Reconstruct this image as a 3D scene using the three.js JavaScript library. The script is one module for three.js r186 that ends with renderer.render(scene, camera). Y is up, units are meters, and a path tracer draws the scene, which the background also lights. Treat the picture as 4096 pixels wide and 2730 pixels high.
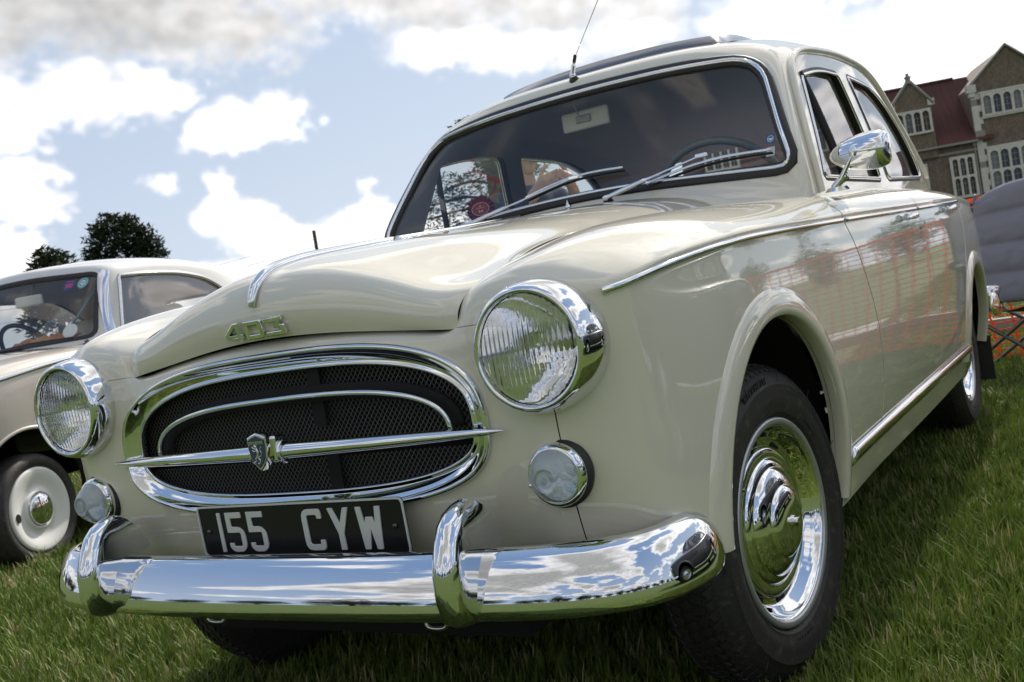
import * as THREE from 'three';
import { mergeGeometries, mergeVertices, toCreasedNormals } from 'three/addons/utils/BufferGeometryUtils.js';
import { FontLoader } from 'three/addons/loaders/FontLoader.js';
import { TextGeometry } from 'three/addons/geometries/TextGeometry.js';
import { MarchingCubes } from 'three/addons/objects/MarchingCubes.js';
import { RoundedBoxGeometry } from 'three/addons/geometries/RoundedBoxGeometry.js';
import { createNoise3D } from 'simplex-noise';

// ------------------------------------------------------------------ camera, sun, sky, exposure
const scene = new THREE.Scene();
const camera = new THREE.PerspectiveCamera(2 * Math.atan(1365 / 4201.4) * 180 / Math.PI, 1024 / 682, 0.05, 900);
camera.position.set(1.4358, 0.8366, 2.0716);
camera.rotation.set(-0.0422, 0.5523, -0.1650, 'YXZ');
camera.userData.fStop = 13; camera.focus = 1.85;
const renderer = new THREE.WebGLRenderer({ antialias: true });
renderer.toneMapping = THREE.LinearToneMapping;
renderer.toneMappingExposure = 2.2;
renderer.shadowMap.enabled = true;
document.body.appendChild(renderer.domElement);

const sunDir = new THREE.Vector3(-0.03, 0.64, -0.77).normalize();
const sun = new THREE.DirectionalLight(new THREE.Color(1.0, 0.95, 0.87), 2.6);
sun.position.copy(sunDir).multiplyScalar(40);
sun.target.position.set(0, 0, 0);
sun.castShadow = true;
sun.shadow.radius = 3;
sun.shadow.mapSize.set(2048, 2048);
Object.assign(sun.shadow.camera, { left: -12, right: 12, top: 12, bottom: -12, near: 1, far: 100 });
sun.name = 'sun';
scene.add(sun, sun.target);

function rng(seed) { let s = seed >>> 0; return () => { s = (s + 0x6d2b79f5) | 0; let t = Math.imul(s ^ (s >>> 15), 1 | s); t = (t + Math.imul(t ^ (t >>> 7), 61 | t)) ^ t; return ((t ^ (t >>> 14)) >>> 0) / 4294967296; }; }
const noise3 = createNoise3D(rng(7));
const fbm = (x, y, z, o = 5) => { let s = 0, a = 0.5, f = 1; for (let i = 0; i < o; i++) { s += a * noise3(x * f, y * f, z * f); a *= 0.5; f *= 2.03; } return s; };
const clamp = (x, a = 0, b = 1) => Math.min(b, Math.max(a, x)), lerp = (a, b, t) => a + (b - a) * t;
const smooth = (x, a, b) => { const t = clamp((x - a) / (b - a)); return t * t * (3 - 2 * t); };
//SKY
// clouds that stand in view: [azimuth from -z towards -x, elevation, half width, half height (degrees), how grey, edge softness]
const CLOUDS = [
  [53.5, 17.8, 6, 3.4, .95, .5], [48, 17.2, 6.5, 3.2, 1, .45], [44, 16.2, 5.2, 3.0, .85, .4], [58, 16.5, 5, 4, .6, .5], [55, 13.2, 5, 2.0, .25, .35], [50.8, 13.3, 4.4, 1.8, .15, .35], [48, 13.3, 2.8, 1.2, .1, .3], [54.8, 11.6, 2.0, 1.1, .05, .3],
  [37.5, 17.6, 5, 2.6, .75, .4], [33, 16.2, 5, 2.8, .8, .4], [27.5, 15.5, 5.5, 3.0, .8, .4], [22, 14.8, 5, 2.8, .7, .4], [32.5, 13.6, 4, 1.3, .2, .35], [28.5, 12.6, 3.5, 1.4, .2, .4], [23, 12.4, 4, 1.5, .3, .5],
  [45.3, 10.9, 1.7, 1.4, 0, .22], [43.4, 11.3, 2.2, 1.5, 0, .22], [41.8, 10.9, 1.6, 1.2, .05, .22], [44.5, 10.1, 1.9, .8, .08, .25], [48.7, 8.6, 1.1, .5, .1, .35],
  [55.6, 9.1, 2.2, 1.6, 0, .22], [54.4, 8.2, 1.8, 1.2, .12, .25], [55.5, 6.3, 1.6, 1.3, .05, .25], [57, 4.5, 4, 1.6, .1, .3],
  [45.4, 8.0, .95, .9, 0, .18], [45.6, 6.9, 1.3, 1.3, .03, .18], [44.6, 6.0, 1.7, 1.4, .05, .18], [43.3, 5.0, 2.0, 1.4, .1, .2], [41.6, 4.2, 2.2, 1.4, .1, .2], [39.4, 4.8, 1.6, 1.1, .02, .18], [37.8, 5.4, 1.5, 1.2, 0, .18], [37.9, 6.9, .6, .5, .05, .35], [36, 4, 4, 1.4, .05, .25], [46, 3.4, 6, 1.2, .12, .3], [51, 2.5, 6, 1.6, .1, .35],
  [15, 12, 5, 2.2, .05, .4], [10.5, 9.6, 5, 2.4, 0, .4], [5.5, 8.8, 4.6, 2.4, .02, .4], [8, 6.5, 6, 2.2, 0, .4], [2, 10, 5, 4, .1, .5], [15, 8.5, 5, 3, .1, .5], [9, 12.8, 6, 1.4, .55, .4], [3, 13.5, 6, 2, .4, .5], [11.8, 9.9, 1.6, .6, .35, .5], [7.6, 9.0, 1.5, .5, .35, .5], [0, 6, 5, 3, .05, .5],
];
const skyTexture = (() => {
  const W = 2048, H = 1024, data = new Float32Array(W * H * 4), D = 180 / Math.PI;
  for (let row = 0; row < H; row++) {
    const el = ((row + 0.5) / H - 0.5) * Math.PI, y = Math.sin(el), c = Math.cos(el);
    for (let col = 0; col < W; col++) {
      const az = ((col + 0.5) / W - 0.5) * 2 * Math.PI, x = Math.cos(az) * c, z = Math.sin(az) * c, o = (row * W + col) * 4;
      const s = x * sunDir.x + y * sunDir.y + z * sunDir.z, up = Math.max(y, 0), ss = clamp(s * 0.5 + 0.5);
      const pale = Math.pow(1 - up, 2.6) * (.55 + .45 * ss), glow = Math.pow(ss, 4);
      let r = lerp(0.090, 0.315, pale) + 0.11 * glow, g = lerp(0.150, 0.35, pale) + 0.11 * glow, b = lerp(0.27, 0.40, pale) + 0.09 * glow;
      if (y > 0) {
        const A = Math.atan2(-x, -z) * D, E = el * D;
        // broken cumulus all round, thicker overhead and towards the sun
        const k = 1 / (y + 0.14), px = x * k, pz = z * k, base = fbm(px * 0.9 + 3.1, pz * 0.9 - 1.7, y * 1.2, 6), big = fbm(px * 0.3 - 4, pz * 0.3 + 9, 2.5, 3);
        const inView = smooth(A, -8, 4) * (1 - smooth(A, 58, 72)) * (1 - smooth(E, 17, 24));
        let d = base * 0.85 + big * 0.75 + 0.02 + 0.22 * glow - 1.2 * inView, a = smooth(d, 0.0, 0.2), grey = smooth(d, 0.12, 0.6);
        if (inView > 0) {
          const q = 1 / 2.6, n1 = fbm(A * q * .5, E * q * .8, 3.3, 6), n2 = fbm(A * 1.1, E * 1.5, 8.1, 4), wx = A + 1.6 * n1 + .35 * n2, wy = E + .9 * fbm(A * .3 + 9, E * .5, 1.2, 5) + .25 * n2;
          let keep = 1, gsum = 0, wsum = 1e-6;
          for (const [ca, ce, ra, re, gr, so] of CLOUDS) {
            const dx = (wx - ca) / ra, dy = (wy - ce) / re; if (dx * dx + dy * dy > 2.6) continue;
            const f = 1 - Math.sqrt(dx * dx + dy * dy), v = smooth(f + .20 * n1 + .22 * n2, -.06, so * 1.5 + .10);
            keep *= 1 - v; const w = v * v * (1 + 2 * smooth(f, 0, .6)); wsum += w; gsum += w * gr * (.55 + .45 * smooth(f + .35 * n1, .05, .55));
          }
          const v = (1 - keep) * inView; grey = lerp(grey, gsum / wsum, v / (v + a * .5 + 1e-6)); a = 1 - (1 - a) * (1 - v);
        }
        const near = .82 + .55 * Math.pow(ss, 2.5), lit = lerp(0.60, 0.27, grey) * near * (0.94 + 0.30 * fbm(A * .45, E * .75, 5, 5)), warm = .985 + .015 * grey;
        r = lerp(r, lit, a); g = lerp(g, lit * warm * .99, a); b = lerp(b, lit * lerp(.985, .975, grey), a);
      } else { r = .16; g = .18; b = .12; }
      data[o] = r; data[o + 1] = g; data[o + 2] = b; data[o + 3] = 1;
    }
  }
  const t = new THREE.DataTexture(data, W, H, THREE.RGBAFormat, THREE.FloatType);
  t.mapping = THREE.EquirectangularReflectionMapping;
  t.magFilter = t.minFilter = THREE.LinearFilter; t.wrapS = THREE.RepeatWrapping; t.needsUpdate = true;
  return t;
})();
scene.background = skyTexture;
scene.environment = skyTexture;
// ------------------------------------------------------------------ helpers
const V3 = (x, y, z) => new THREE.Vector3(x, y, z);
const used = new Map();
function numbered(name) { const n = used.get(name) ?? 0; used.set(name, n + 1); return n ? name + '_' + String(n).padStart(3, '0') : name; }
function tag(o, label, category, group) { o.userData.label = label; o.userData.category = category; if (group) o.userData.group = group; return o; }
function thing(name, label, category, [x, y, z] = [0, 0, 0], turn = 0, group) {
  const o = new THREE.Group(); o.name = numbered(name); o.position.set(x, y, z); o.rotation.y = turn; scene.add(o); return tag(o, label, category, group);
}
function prep(g) { if (!g.attributes.uv) g.setAttribute('uv', new THREE.BufferAttribute(new Float32Array(g.attributes.position.count * 2), 2)); return g.index ? g.toNonIndexed() : g; }
function merge(list) { if (list.length === 1) return list[0]; const l = list.map((g) => { const q = prep(g); const r = new THREE.BufferGeometry(); for (const k of ['position', 'normal', 'uv']) r.setAttribute(k, q.attributes[k]); return r; }); return mergeGeometries(l); }
function joinGrouped(list) { const out = [[], []], n = list.map((g) => g.groups.length); const pick = (g, k) => { const r = new THREE.BufferGeometry(); for (const a of ['position', 'normal', 'uv']) r.setAttribute(a, g.attributes[a]); const q = g.groups[k]; r.setIndex(Array.from(g.index.array.slice(q.start, q.start + q.count))); return r; }; for (const g of list) for (const k of [0, 1]) out[k].push(pick(g, k)); const m = out.flat(), all = mergeGeometries(m); let a = 0; const c = out.map((l) => l.reduce((s, g) => s + g.index.count, 0)); all.clearGroups(); all.addGroup(0, c[0], 0); all.addGroup(c[0], c[1], 1); return all; }
function part(parent, name, geos, mat, label) {
  const first = Array.isArray(geos) ? geos[0] : geos; if (first.groups.length === 2 && first.userData !== undefined && first.index && first.isFolded !== false && (mat === M.paint || mat === M.figBody || mat === M.figRoof)) { geos = joinGrouped(Array.isArray(geos) ? geos : [geos]); mat = [mat, M.shut]; }
  const m = new THREE.Mesh(Array.isArray(geos) ? merge(geos) : geos, mat); m.name = name; m.castShadow = m.receiveShadow = true; if (label) m.userData.label = label; parent.add(m); return m;
}
function sub(parent, name, label) { const g = new THREE.Group(); g.name = name; if (label) g.userData.label = label; parent.add(g); return g; }
function mirrorX(g) {
  const r = g.clone(), p = r.attributes.position, n = r.attributes.normal;
  for (let i = 0; i < p.count; i++) { p.setX(i, -p.getX(i)); if (n) n.setX(i, -n.getX(i)); }
  if (r.index) { const a = r.index.array; for (let i = 0; i < a.length; i += 3) { const t = a[i]; a[i] = a[i + 1]; a[i + 1] = t; } }
  else for (const k in r.attributes) { const at = r.attributes[k], s = at.itemSize; for (let i = 0; i < at.count; i += 3) for (let c = 0; c < s; c++) { const t = at.array[i * s + c]; at.array[i * s + c] = at.array[(i + 1) * s + c]; at.array[(i + 1) * s + c] = t; } }
  return r;
}
const both = (g) => [g, mirrorX(g)];
function box(w, h, d, x = 0, y = 0, z = 0, r = 0) { const g = r ? new RoundedBoxGeometry(w, h, d, 2, r) : new THREE.BoxGeometry(w, h, d); return g.translate(x, y, z); }
const curve = (pts, closed = false, tension = 0.5) => new THREE.CatmullRomCurve3(pts.map((p) => Array.isArray(p) ? V3(...p) : p), closed, 'centripetal', tension);
function tube(pts, r, seg = 40, rad = 8, closed = false) { return new THREE.TubeGeometry(pts.getPoint ? pts : curve(pts, closed), seg, r, rad, closed); }
function capTube(pts, r, seg = 12, rad = 8) { const c = curve(pts), a = c.getPoint(0), b = c.getPoint(1); return merge([tube(c, r, seg, rad), new THREE.SphereGeometry(r, rad, 6).translate(a.x, a.y, a.z), new THREE.SphereGeometry(r, rad, 6).translate(b.x, b.y, b.z)]); }
const lathe = (pts, seg = 64) => new THREE.LatheGeometry(pts.map((p) => new THREE.Vector2(p[0], p[1])), seg);
function poly(pts, holes = []) { const s = new THREE.Shape(pts.map((p) => new THREE.Vector2(p[0], p[1]))); for (const h of holes) s.holes.push(new THREE.Path(h.map((p) => new THREE.Vector2(p[0], p[1])))); return s; }
function extrude(shape, depth, bevel = 0, segs = 2) { return new THREE.ExtrudeGeometry(shape, { depth: depth - 2 * bevel, bevelEnabled: bevel > 0, bevelThickness: bevel, bevelSize: bevel, bevelOffset: -bevel, bevelSegments: segs, curveSegments: 16 }).translate(0, 0, bevel); }

// --- B-spline surface through a grid of stations (rows of [x, y, z]); quasi-interpolating
function quasi(list) { const n = list.length; return list.map((p, i) => i === 0 || i === n - 1 ? p.slice() : p.map((c, k) => c - (list[i + 1][k] - 2 * c + list[i - 1][k]) / 6)); }
function bspline(c, t) {
  const n = c.length, i = Math.min(Math.max(Math.floor(t), 0), n - 2), u = t - i, at = (k) => k < 0 ? c[0].map((a, j) => 2 * a - c[1][j]) : k > n - 1 ? c[n - 1].map((a, j) => 2 * a - c[n - 2][j]) : c[k];
  const a = at(i - 1), b = at(i), d = at(i + 1), e = at(i + 2), w0 = (1 - u) ** 3 / 6, w1 = (3 * u ** 3 - 6 * u * u + 4) / 6, w2 = (-3 * u ** 3 + 3 * u * u + 3 * u + 1) / 6, w3 = u ** 3 / 6;
  return [0, 1, 2].map((k) => w0 * a[k] + w1 * b[k] + w2 * d[k] + w3 * e[k]);
}
function surface(grid, flip = 1) {
  const cols = grid.map(quasi), m = cols[0].length, across = []; // across[j] = list over stations
  for (let j = 0; j < m; j++) across.push(quasi(cols.map((c) => c[j])));
  const cc = cols.map((_, i) => across.map((a) => a[i]));
  const pos = (u, v) => bspline(cc.map((c) => bspline(c, v)), u);
  const S = { pos, n: cols.length - 1, m: m - 1, flip };
  S.normal = (u, v) => {
    const e = 1e-3, a = pos(u - e, v), b = pos(u + e, v), c = pos(u, v - e), d = pos(u, v + e);
    const n = V3(b[0] - a[0], b[1] - a[1], b[2] - a[2]).cross(V3(d[0] - c[0], d[1] - c[1], d[2] - c[2])).multiplyScalar(flip);
    return n.lengthSq() > 1e-26 ? n.normalize() : V3(0, 1, 0);
  };
  // the (u, v) at which two of the coordinates have given values
  S.find = (axes, [p, q], [u, v]) => {
    const [i, j] = [...axes].map((a) => 'xyz'.indexOf(a));
    for (let k = 0; k < 40; k++) {
      const a = pos(u, v), e = 1e-4, b = pos(u + e, v), c = pos(u, v + e), f = p - a[i], g = q - a[j];
      if (Math.abs(f) + Math.abs(g) < 1e-6) break;
      const A = (b[i] - a[i]) / e, B = (c[i] - a[i]) / e, C = (b[j] - a[j]) / e, D = (c[j] - a[j]) / e, det = A * D - B * C || 1e-9;
      u += clamp((f * D - B * g) / det, -0.5, 0.5); v += clamp((A * g - C * f) / det, -0.5, 0.5);
      u = clamp(u, -0.2, S.n + 0.2); v = clamp(v, -0.2, S.m + 0.2);
    }
    return [u, v];
  };
  S.trace = (axes, list, guess) => { let g = guess; return list.map((t) => { g = S.find(axes, t, g); const p = pos(...g); return { p: V3(...p), n: S.normal(...g), uv: g }; }); };
  return S;
}
// --- triangle sheets that can be cut along implicit lines and given a folded edge
function sheet(S, u0, u1, nu, v0, v1, nv, off = 0) {
  const v = [], t = [];
  for (let i = 0; i <= nu; i++) for (let j = 0; j <= nv; j++) {
    const a = lerp(u0, u1, i / nu), b = lerp(v0, v1, j / nv), p = S.pos(a, b), n = S.normal(a, b);
    v.push({ x: p[0] + n.x * off, y: p[1] + n.y * off, z: p[2] + n.z * off, nx: n.x, ny: n.y, nz: n.z, u: a, v: b });
  }
  const id = (i, j) => i * (nv + 1) + j;
  for (let i = 0; i < nu; i++) for (let j = 0; j < nv; j++) {
    const a = id(i, j), b = id(i + 1, j), c = id(i + 1, j + 1), d = id(i, j + 1);
    if (S.flip > 0) t.push([a, b, c], [a, c, d]); else t.push([a, c, b], [a, d, c]);
  }
  return { v, t };
}
const mixV = (a, b, k) => { const r = {}; for (const q in a) r[q] = lerp(a[q], b[q], k); const l = Math.hypot(r.nx, r.ny, r.nz) || 1; r.nx /= l; r.ny /= l; r.nz /= l; return r; };
function cut(M, f) { // keeps f <= 0
  const v = M.v.slice(), val = v.map(f), t = [], made = new Map();
  const edge = (a, b) => {
    const key = a < b ? a * 1e7 + b : b * 1e7 + a;
    if (!made.has(key)) { let lo = 0, hi = 1, k = val[a] / (val[a] - val[b]); for (let it = 0; it < 6; it++) { const q = mixV(v[a], v[b], k), fq = f(q); if ((fq < 0) === (val[a] < 0)) lo = k; else hi = k; k = (lo + hi) / 2; } v.push(mixV(v[a], v[b], k)); val.push(0); made.set(key, v.length - 1); }
    return made.get(key);
  };
  for (const tri of M.t) {
    const s = tri.map((i) => val[i] <= 0), n = s[0] + s[1] + s[2];
    if (n === 3) t.push(tri);
    else if (n === 1) { const k = s.indexOf(true), a = tri[k], b = tri[(k + 1) % 3], c = tri[(k + 2) % 3]; t.push([a, edge(a, b), edge(a, c)]); }
    else if (n === 2) { const k = s.indexOf(false), a = tri[k], b = tri[(k + 1) % 3], c = tri[(k + 2) % 3], ab = edge(a, b), ac = edge(a, c); t.push([ab, b, c], [ab, c, ac]); }
  }
  const map = new Map(), nv = [], nt = t.map((tri) => tri.map((i) => { if (!map.has(i)) { map.set(i, nv.length); nv.push(v[i]); } return map.get(i); }));
  return { v: nv, t: nt.filter((q) => q[0] !== q[1] && q[1] !== q[2] && q[0] !== q[2]) };
}
function fold(M, d = 0.014, lead = 0.0011, skip = (p) => Math.abs(p.x) < 2e-4) { // panel thickness: every open edge rolls over and goes inwards by d
  const count = new Map();
  for (const q of M.t) for (let k = 0; k < 3; k++) { const a = q[k], b = q[(k + 1) % 3], key = Math.min(a, b) * 1e7 + Math.max(a, b); count.set(key, count.has(key) ? null : [a, b]); }
  const v = M.v.slice(), t = M.t.slice(), out = new Map();
  for (const [k, e] of count) if (e && skip(M.v[e[0]]) && skip(M.v[e[1]])) count.set(k, null);
  for (const e of count.values()) if (e) { // outward direction in the sheet at each border vertex
    const [a, b] = e, A = v[a], B = v[b], T = V3(B.x - A.x, B.y - A.y, B.z - A.z);
    if (T.lengthSq() < 1e-14) continue;
    const o = T.clone().normalize().cross(V3(A.nx, A.ny, A.nz));
    for (const i of e) { if (!out.has(i)) out.set(i, V3(0, 0, 0)); out.get(i).add(o); }
  }
  const r1 = new Map(), r2 = new Map();
  for (const [i, o] of out) {
    o.normalize(); const P = v[i], N = V3(P.nx, P.ny, P.nz), n1 = N.clone().multiplyScalar(0.4).add(o).normalize();
    v.push({ ...P, x: P.x + o.x * lead - N.x * lead, y: P.y + o.y * lead - N.y * lead, z: P.z + o.z * lead - N.z * lead, nx: n1.x, ny: n1.y, nz: n1.z }); r1.set(i, v.length - 1);
    v.push({ ...P, x: P.x + o.x * lead - N.x * d, y: P.y + o.y * lead - N.y * d, z: P.z + o.z * lead - N.z * d, nx: o.x, ny: o.y, nz: o.z }); r2.set(i, v.length - 1);
  }
  const deep = []; for (const e of count.values()) if (e) { const [a, b] = e; if (!r1.has(a) || !r1.has(b)) continue; t.push([b, a, r1.get(a)], [b, r1.get(a), r1.get(b)]); deep.push([r1.get(b), r1.get(a), r2.get(a)], [r1.get(b), r2.get(a), r2.get(b)]); }
  return { v, t: t.concat(deep), dark: t.length };
}
function geo(M) {
  const n = M.v.length, p = new Float32Array(n * 3), q = new Float32Array(n * 3), uv = new Float32Array(n * 2);
  M.v.forEach((a, i) => { p.set([a.x, a.y, a.z], i * 3); q.set([a.nx, a.ny, a.nz], i * 3); uv.set([a.z + a.x * 0.3, a.y], i * 2); });
  const g = new THREE.BufferGeometry(); g.setAttribute('position', new THREE.BufferAttribute(p, 3)); g.setAttribute('normal', new THREE.BufferAttribute(q, 3)); g.setAttribute('uv', new THREE.BufferAttribute(uv, 2)); g.setIndex(M.t.flat()); if (M.dark) { g.addGroup(0, M.dark * 3, 0); g.addGroup(M.dark * 3, (M.t.length - M.dark) * 3, 1); } return g;
}
// --- a profile [[side, out], ...] swept along points {p, n}; side = along n x tangent
function sweep(path, profile, { closed = false, closedProfile = false, scale } = {}) {
  const N = path.length, K = profile.length, P = [], idx = [], uv = [];
  for (let i = 0; i < N; i++) {
    const a = path[closed ? (i - 1 + N) % N : Math.max(i - 1, 0)].p, b = path[closed ? (i + 1) % N : Math.min(i + 1, N - 1)].p;
    const T = b.clone().sub(a).normalize(), n = path[i].n.clone().addScaledVector(T, -path[i].n.dot(T)).normalize(), s = n.clone().cross(T), k = scale ? scale(i / (N - 1), i) : 1;
    profile.forEach(([x, y], j) => { P.push(path[i].p.clone().addScaledVector(s, x * k).addScaledVector(n, y * k)); uv.push(j / K, i / N); });
  }
  const kk = closedProfile ? K : K - 1, nn = closed ? N : N - 1;
  for (let i = 0; i < nn; i++) for (let j = 0; j < kk; j++) { const a = i * K + j, b = ((i + 1) % N) * K + j, c = ((i + 1) % N) * K + (j + 1) % K, d = i * K + (j + 1) % K; idx.push(a, c, b, a, d, c); }
  if (!closed && closedProfile) for (const [row, rev] of [[0, 1], [N - 1, 0]]) for (let j = 1; j < K - 1; j++) { const a = row * K; idx.push(...(rev ? [a, a + j + 1, a + j] : [a, a + j, a + j + 1])); }
  const g = new THREE.BufferGeometry(); g.setAttribute('position', new THREE.Float32BufferAttribute(P.flatMap((p) => [p.x, p.y, p.z]), 3)); g.setAttribute('uv', new THREE.Float32BufferAttribute(uv, 2)); g.setIndex(idx); g.computeVertexNormals(); return g;
}
function resample(pts, n, closed = false) { const c = curve(pts, closed), r = []; for (let i = 0; i < n; i++) { r.push(c.getPointAt(closed ? i / n : i / (n - 1))); } return r; }
const ellipseProfile = (a, b, n = 12, y0 = 0) => Array.from({ length: n }, (_, i) => { const t = (i / n) * 2 * Math.PI; return [a * Math.cos(t), y0 + b * Math.sin(t)]; });
const domeProfile = (a, b, n = 8) => Array.from({ length: n + 1 }, (_, i) => { const t = Math.PI * i / n; return [a * Math.cos(t), b * Math.sin(t)]; });
function smoothLoopNormals(path, k = 2) { return path; }
// rounded polygon in 2D (list of points)
function roundPoly(pts, r, seg = 6) {
  const out = [], n = pts.length;
  for (let i = 0; i < n; i++) {
    const rr = Array.isArray(r) ? r[i] : r, P = new THREE.Vector2(...pts[i]), A = new THREE.Vector2(...pts[(i + n - 1) % n]).sub(P), B = new THREE.Vector2(...pts[(i + 1) % n]).sub(P);
    const la = A.length(), lb = B.length(), d = Math.min(rr, la * 0.49, lb * 0.49), a = P.clone().addScaledVector(A, d / la), b = P.clone().addScaledVector(B, d / lb);
    for (let k = 0; k <= seg; k++) { const t = k / seg; out.push([(1 - t) ** 2 * a.x + 2 * t * (1 - t) * P.x + t * t * b.x, (1 - t) ** 2 * a.y + 2 * t * (1 - t) * P.y + t * t * b.y]); }
  }
  return out;
}
function resample2(pts, n) { // closed, uniform
  const q = pts.concat([pts[0]]), L = [0]; for (let i = 1; i < q.length; i++) L.push(L[i - 1] + Math.hypot(q[i][0] - q[i - 1][0], q[i][1] - q[i - 1][1]));
  const r = []; let k = 0; for (let i = 0; i < n; i++) { const s = L[L.length - 1] * i / n; while (L[k + 1] < s) k++; const t = (s - L[k]) / (L[k + 1] - L[k] || 1); r.push([lerp(q[k][0], q[k + 1][0], t), lerp(q[k][1], q[k + 1][1], t)]); }
  return r;
}
function insidePoly(pts) { // signed distance, negative inside
  return (x, y) => {
    let d = Infinity, inside = false;
    for (let i = 0, j = pts.length - 1; i < pts.length; j = i++) {
      const [ax, ay] = pts[i], [bx, by] = pts[j], ex = bx - ax, ey = by - ay, t = clamp(((x - ax) * ex + (y - ay) * ey) / (ex * ex + ey * ey || 1));
      d = Math.min(d, Math.hypot(x - ax - ex * t, y - ay - ey * t));
      if ((ay > y) !== (by > y) && x < (bx - ax) * (y - ay) / (by - ay) + ax) inside = !inside;
    }
    return inside ? -d : d;
  };
}
function interp(table) { return (x) => { if (x <= table[0][0]) return table[0][1]; for (let i = 1; i < table.length; i++) if (x <= table[i][0]) { const t = (x - table[i - 1][0]) / (table[i][0] - table[i - 1][0]); return lerp(table[i - 1][1], table[i][1], t); } return table[table.length - 1][1]; }; }
function smoothInterp(table) { const c = new THREE.CatmullRomCurve3(table.map(([a, b]) => V3(a, b, 0)), false, 'centripetal'), pts = c.getPoints(200).map((p) => [p.x, p.y]); return interp(pts); }
const setUV = (g, f) => { const p = g.attributes.position, uv = new Float32Array(p.count * 2); for (let i = 0; i < p.count; i++) uv.set(f(p.getX(i), p.getY(i), p.getZ(i)), i * 2); g.setAttribute('uv', new THREE.BufferAttribute(uv, 2)); return g; };
// ------------------------------------------------------------------ materials
const lin = (r, g, b) => new THREE.Color().setRGB(r, g, b);
const std = (c, rough, metal = 0, more = {}) => new THREE.MeshStandardMaterial({ color: c, roughness: rough, metalness: metal, ...more });
const phys = (c, rough, metal = 0, more = {}) => new THREE.MeshPhysicalMaterial({ color: c, roughness: rough, metalness: metal, ...more });
function dataTex(n, f, srgb = false, rx = 1, ry = 1) {
  const d = new Uint8Array(n * n * 4);
  for (let y = 0; y < n; y++) for (let x = 0; x < n; x++) { const c = f(x / n, y / n); const q = Array.isArray(c) ? c : [c, c, c]; for (let k = 0; k < 3; k++) d[(y * n + x) * 4 + k] = clamp(q[k]) * 255; d[(y * n + x) * 4 + 3] = 255; }
  const t = new THREE.DataTexture(d, n, n); t.wrapS = t.wrapT = THREE.RepeatWrapping; t.magFilter = THREE.LinearFilter; t.minFilter = THREE.LinearMipmapLinearFilter; t.generateMipmaps = true; t.repeat.set(rx, ry); if (srgb) t.colorSpace = THREE.SRGBColorSpace; t.needsUpdate = true; return t;
}
// tileable noise on a torus
const tile = (u, v, f, s = 0) => { const a = u * 2 * Math.PI, b = v * 2 * Math.PI, R = f / 6.283; return noise3(Math.cos(a) * R + s, Math.sin(a) * R, Math.cos(b) * R + 7 * s) * 0.5 + noise3(Math.cos(a) * R - s, Math.sin(b) * R + s, Math.sin(a) * R) * 0.5; };
const paintBump = dataTex(256, (u, v) => 0.5 + 0.3 * tile(u, v, 9, 1) + 0.1 * tile(u, v, 40, 2));
const gridTex = dataTex(64, (u, v) => Math.abs(Math.sin(u * Math.PI)) * Math.abs(Math.sin(v * Math.PI)), false, 64, 12);
const tyreTex = dataTex(256, (u, v) => { const n = tile(u, v, 12, 4), m = tile(u, v, 45, 7), d = smooth(n + .5 * m, .15, .8); return [.165 + .10 * d + .03 * m, .158 + .085 * d + .03 * m, .152 + .065 * d + .03 * m]; }, true, 6, 1);
const M = {
  paint: phys(lin(0.68, 0.645, 0.535), 0.03, 0, { clearcoat: .35, clearcoatRoughness: 0.02, bumpMap: paintBump, bumpScale: 0.00022, ior: 1.7 }),
  chrome: phys(lin(0.74, 0.755, 0.77), 0.035, 1),
  dullChrome: std(lin(0.62, 0.62, 0.62), 0.16, 1),
  silver: std(lin(0.45, 0.46, 0.47), 0.34, 0.65),
  rubber: std(lin(0.018, 0.018, 0.019), 0.55),
  tyre: std(0xffffff, 0.62, 0, { map: tyreTex, bumpMap: tyreTex, bumpScale: .0004 }),
  shut: std(lin(0.02, 0.019, 0.017), 0.85),
  black: std(lin(0.006, 0.006, 0.006), 0.9),
  blackGloss: phys(lin(0.008, 0.008, 0.009), 0.15, 0, { clearcoat: 1, clearcoatRoughness: 0.05 }),
  mesh: std(lin(0.11, 0.105, 0.10), 0.5, 0.4),
  sideGlass: phys(lin(0.88, 0.90, 0.88), 0.0, 0, { transmission: 1, thickness: 0, ior: 2.1 }),
  glass: phys(lin(0.93, 0.95, 0.94), 0.0, 0, { transmission: 1, thickness: 0, ior: 1.5 }),
  lens: phys(lin(1, 1, 1), 0.0, 0, { transmission: 1, thickness: 0.01, ior: 1.5 }),
  reflector: std(lin(0.85, 0.86, 0.87), 0.04, 1),
  headliner: std(lin(0.34, 0.32, 0.335), 0.95),
  cloth: std(lin(0.10, 0.085, 0.075), 0.9),
  bakelite: phys(lin(0.55, 0.52, 0.44), 0.35),
  enamelBlue: phys(lin(0.015, 0.03, 0.10), 0.25, 0, { clearcoat: 1, clearcoatRoughness: 0.03 }),
  plateBlack: phys(lin(0.008, 0.008, 0.008), 0.4, 0, { clearcoat: 0.2, clearcoatRoughness: 0.2, specularIntensity: .5 }),
  plateSilver: std(lin(0.62, 0.63, 0.61), 0.42, 0.15),
  indicatorLens: phys(lin(.72, .77, .82), .22, 0, { transmission: .55, thickness: 0, ior: 1.55, bumpMap: gridTex, bumpScale: .0004 }),
  greyGlass: phys(lin(0.22, 0.25, 0.32), 0.05, 0, { clearcoat: 1, clearcoatRoughness: 0.02 }),
};
function canvasTex(w, h, draw, srgb = true) { const c = document.createElement('canvas'); c.width = w; c.height = h; const x = c.getContext('2d'); draw(x, w, h); const t = new THREE.CanvasTexture(c); if (srgb) t.colorSpace = THREE.SRGBColorSpace; t.magFilter = THREE.LinearFilter; t.needsUpdate = true; return t; }
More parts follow.
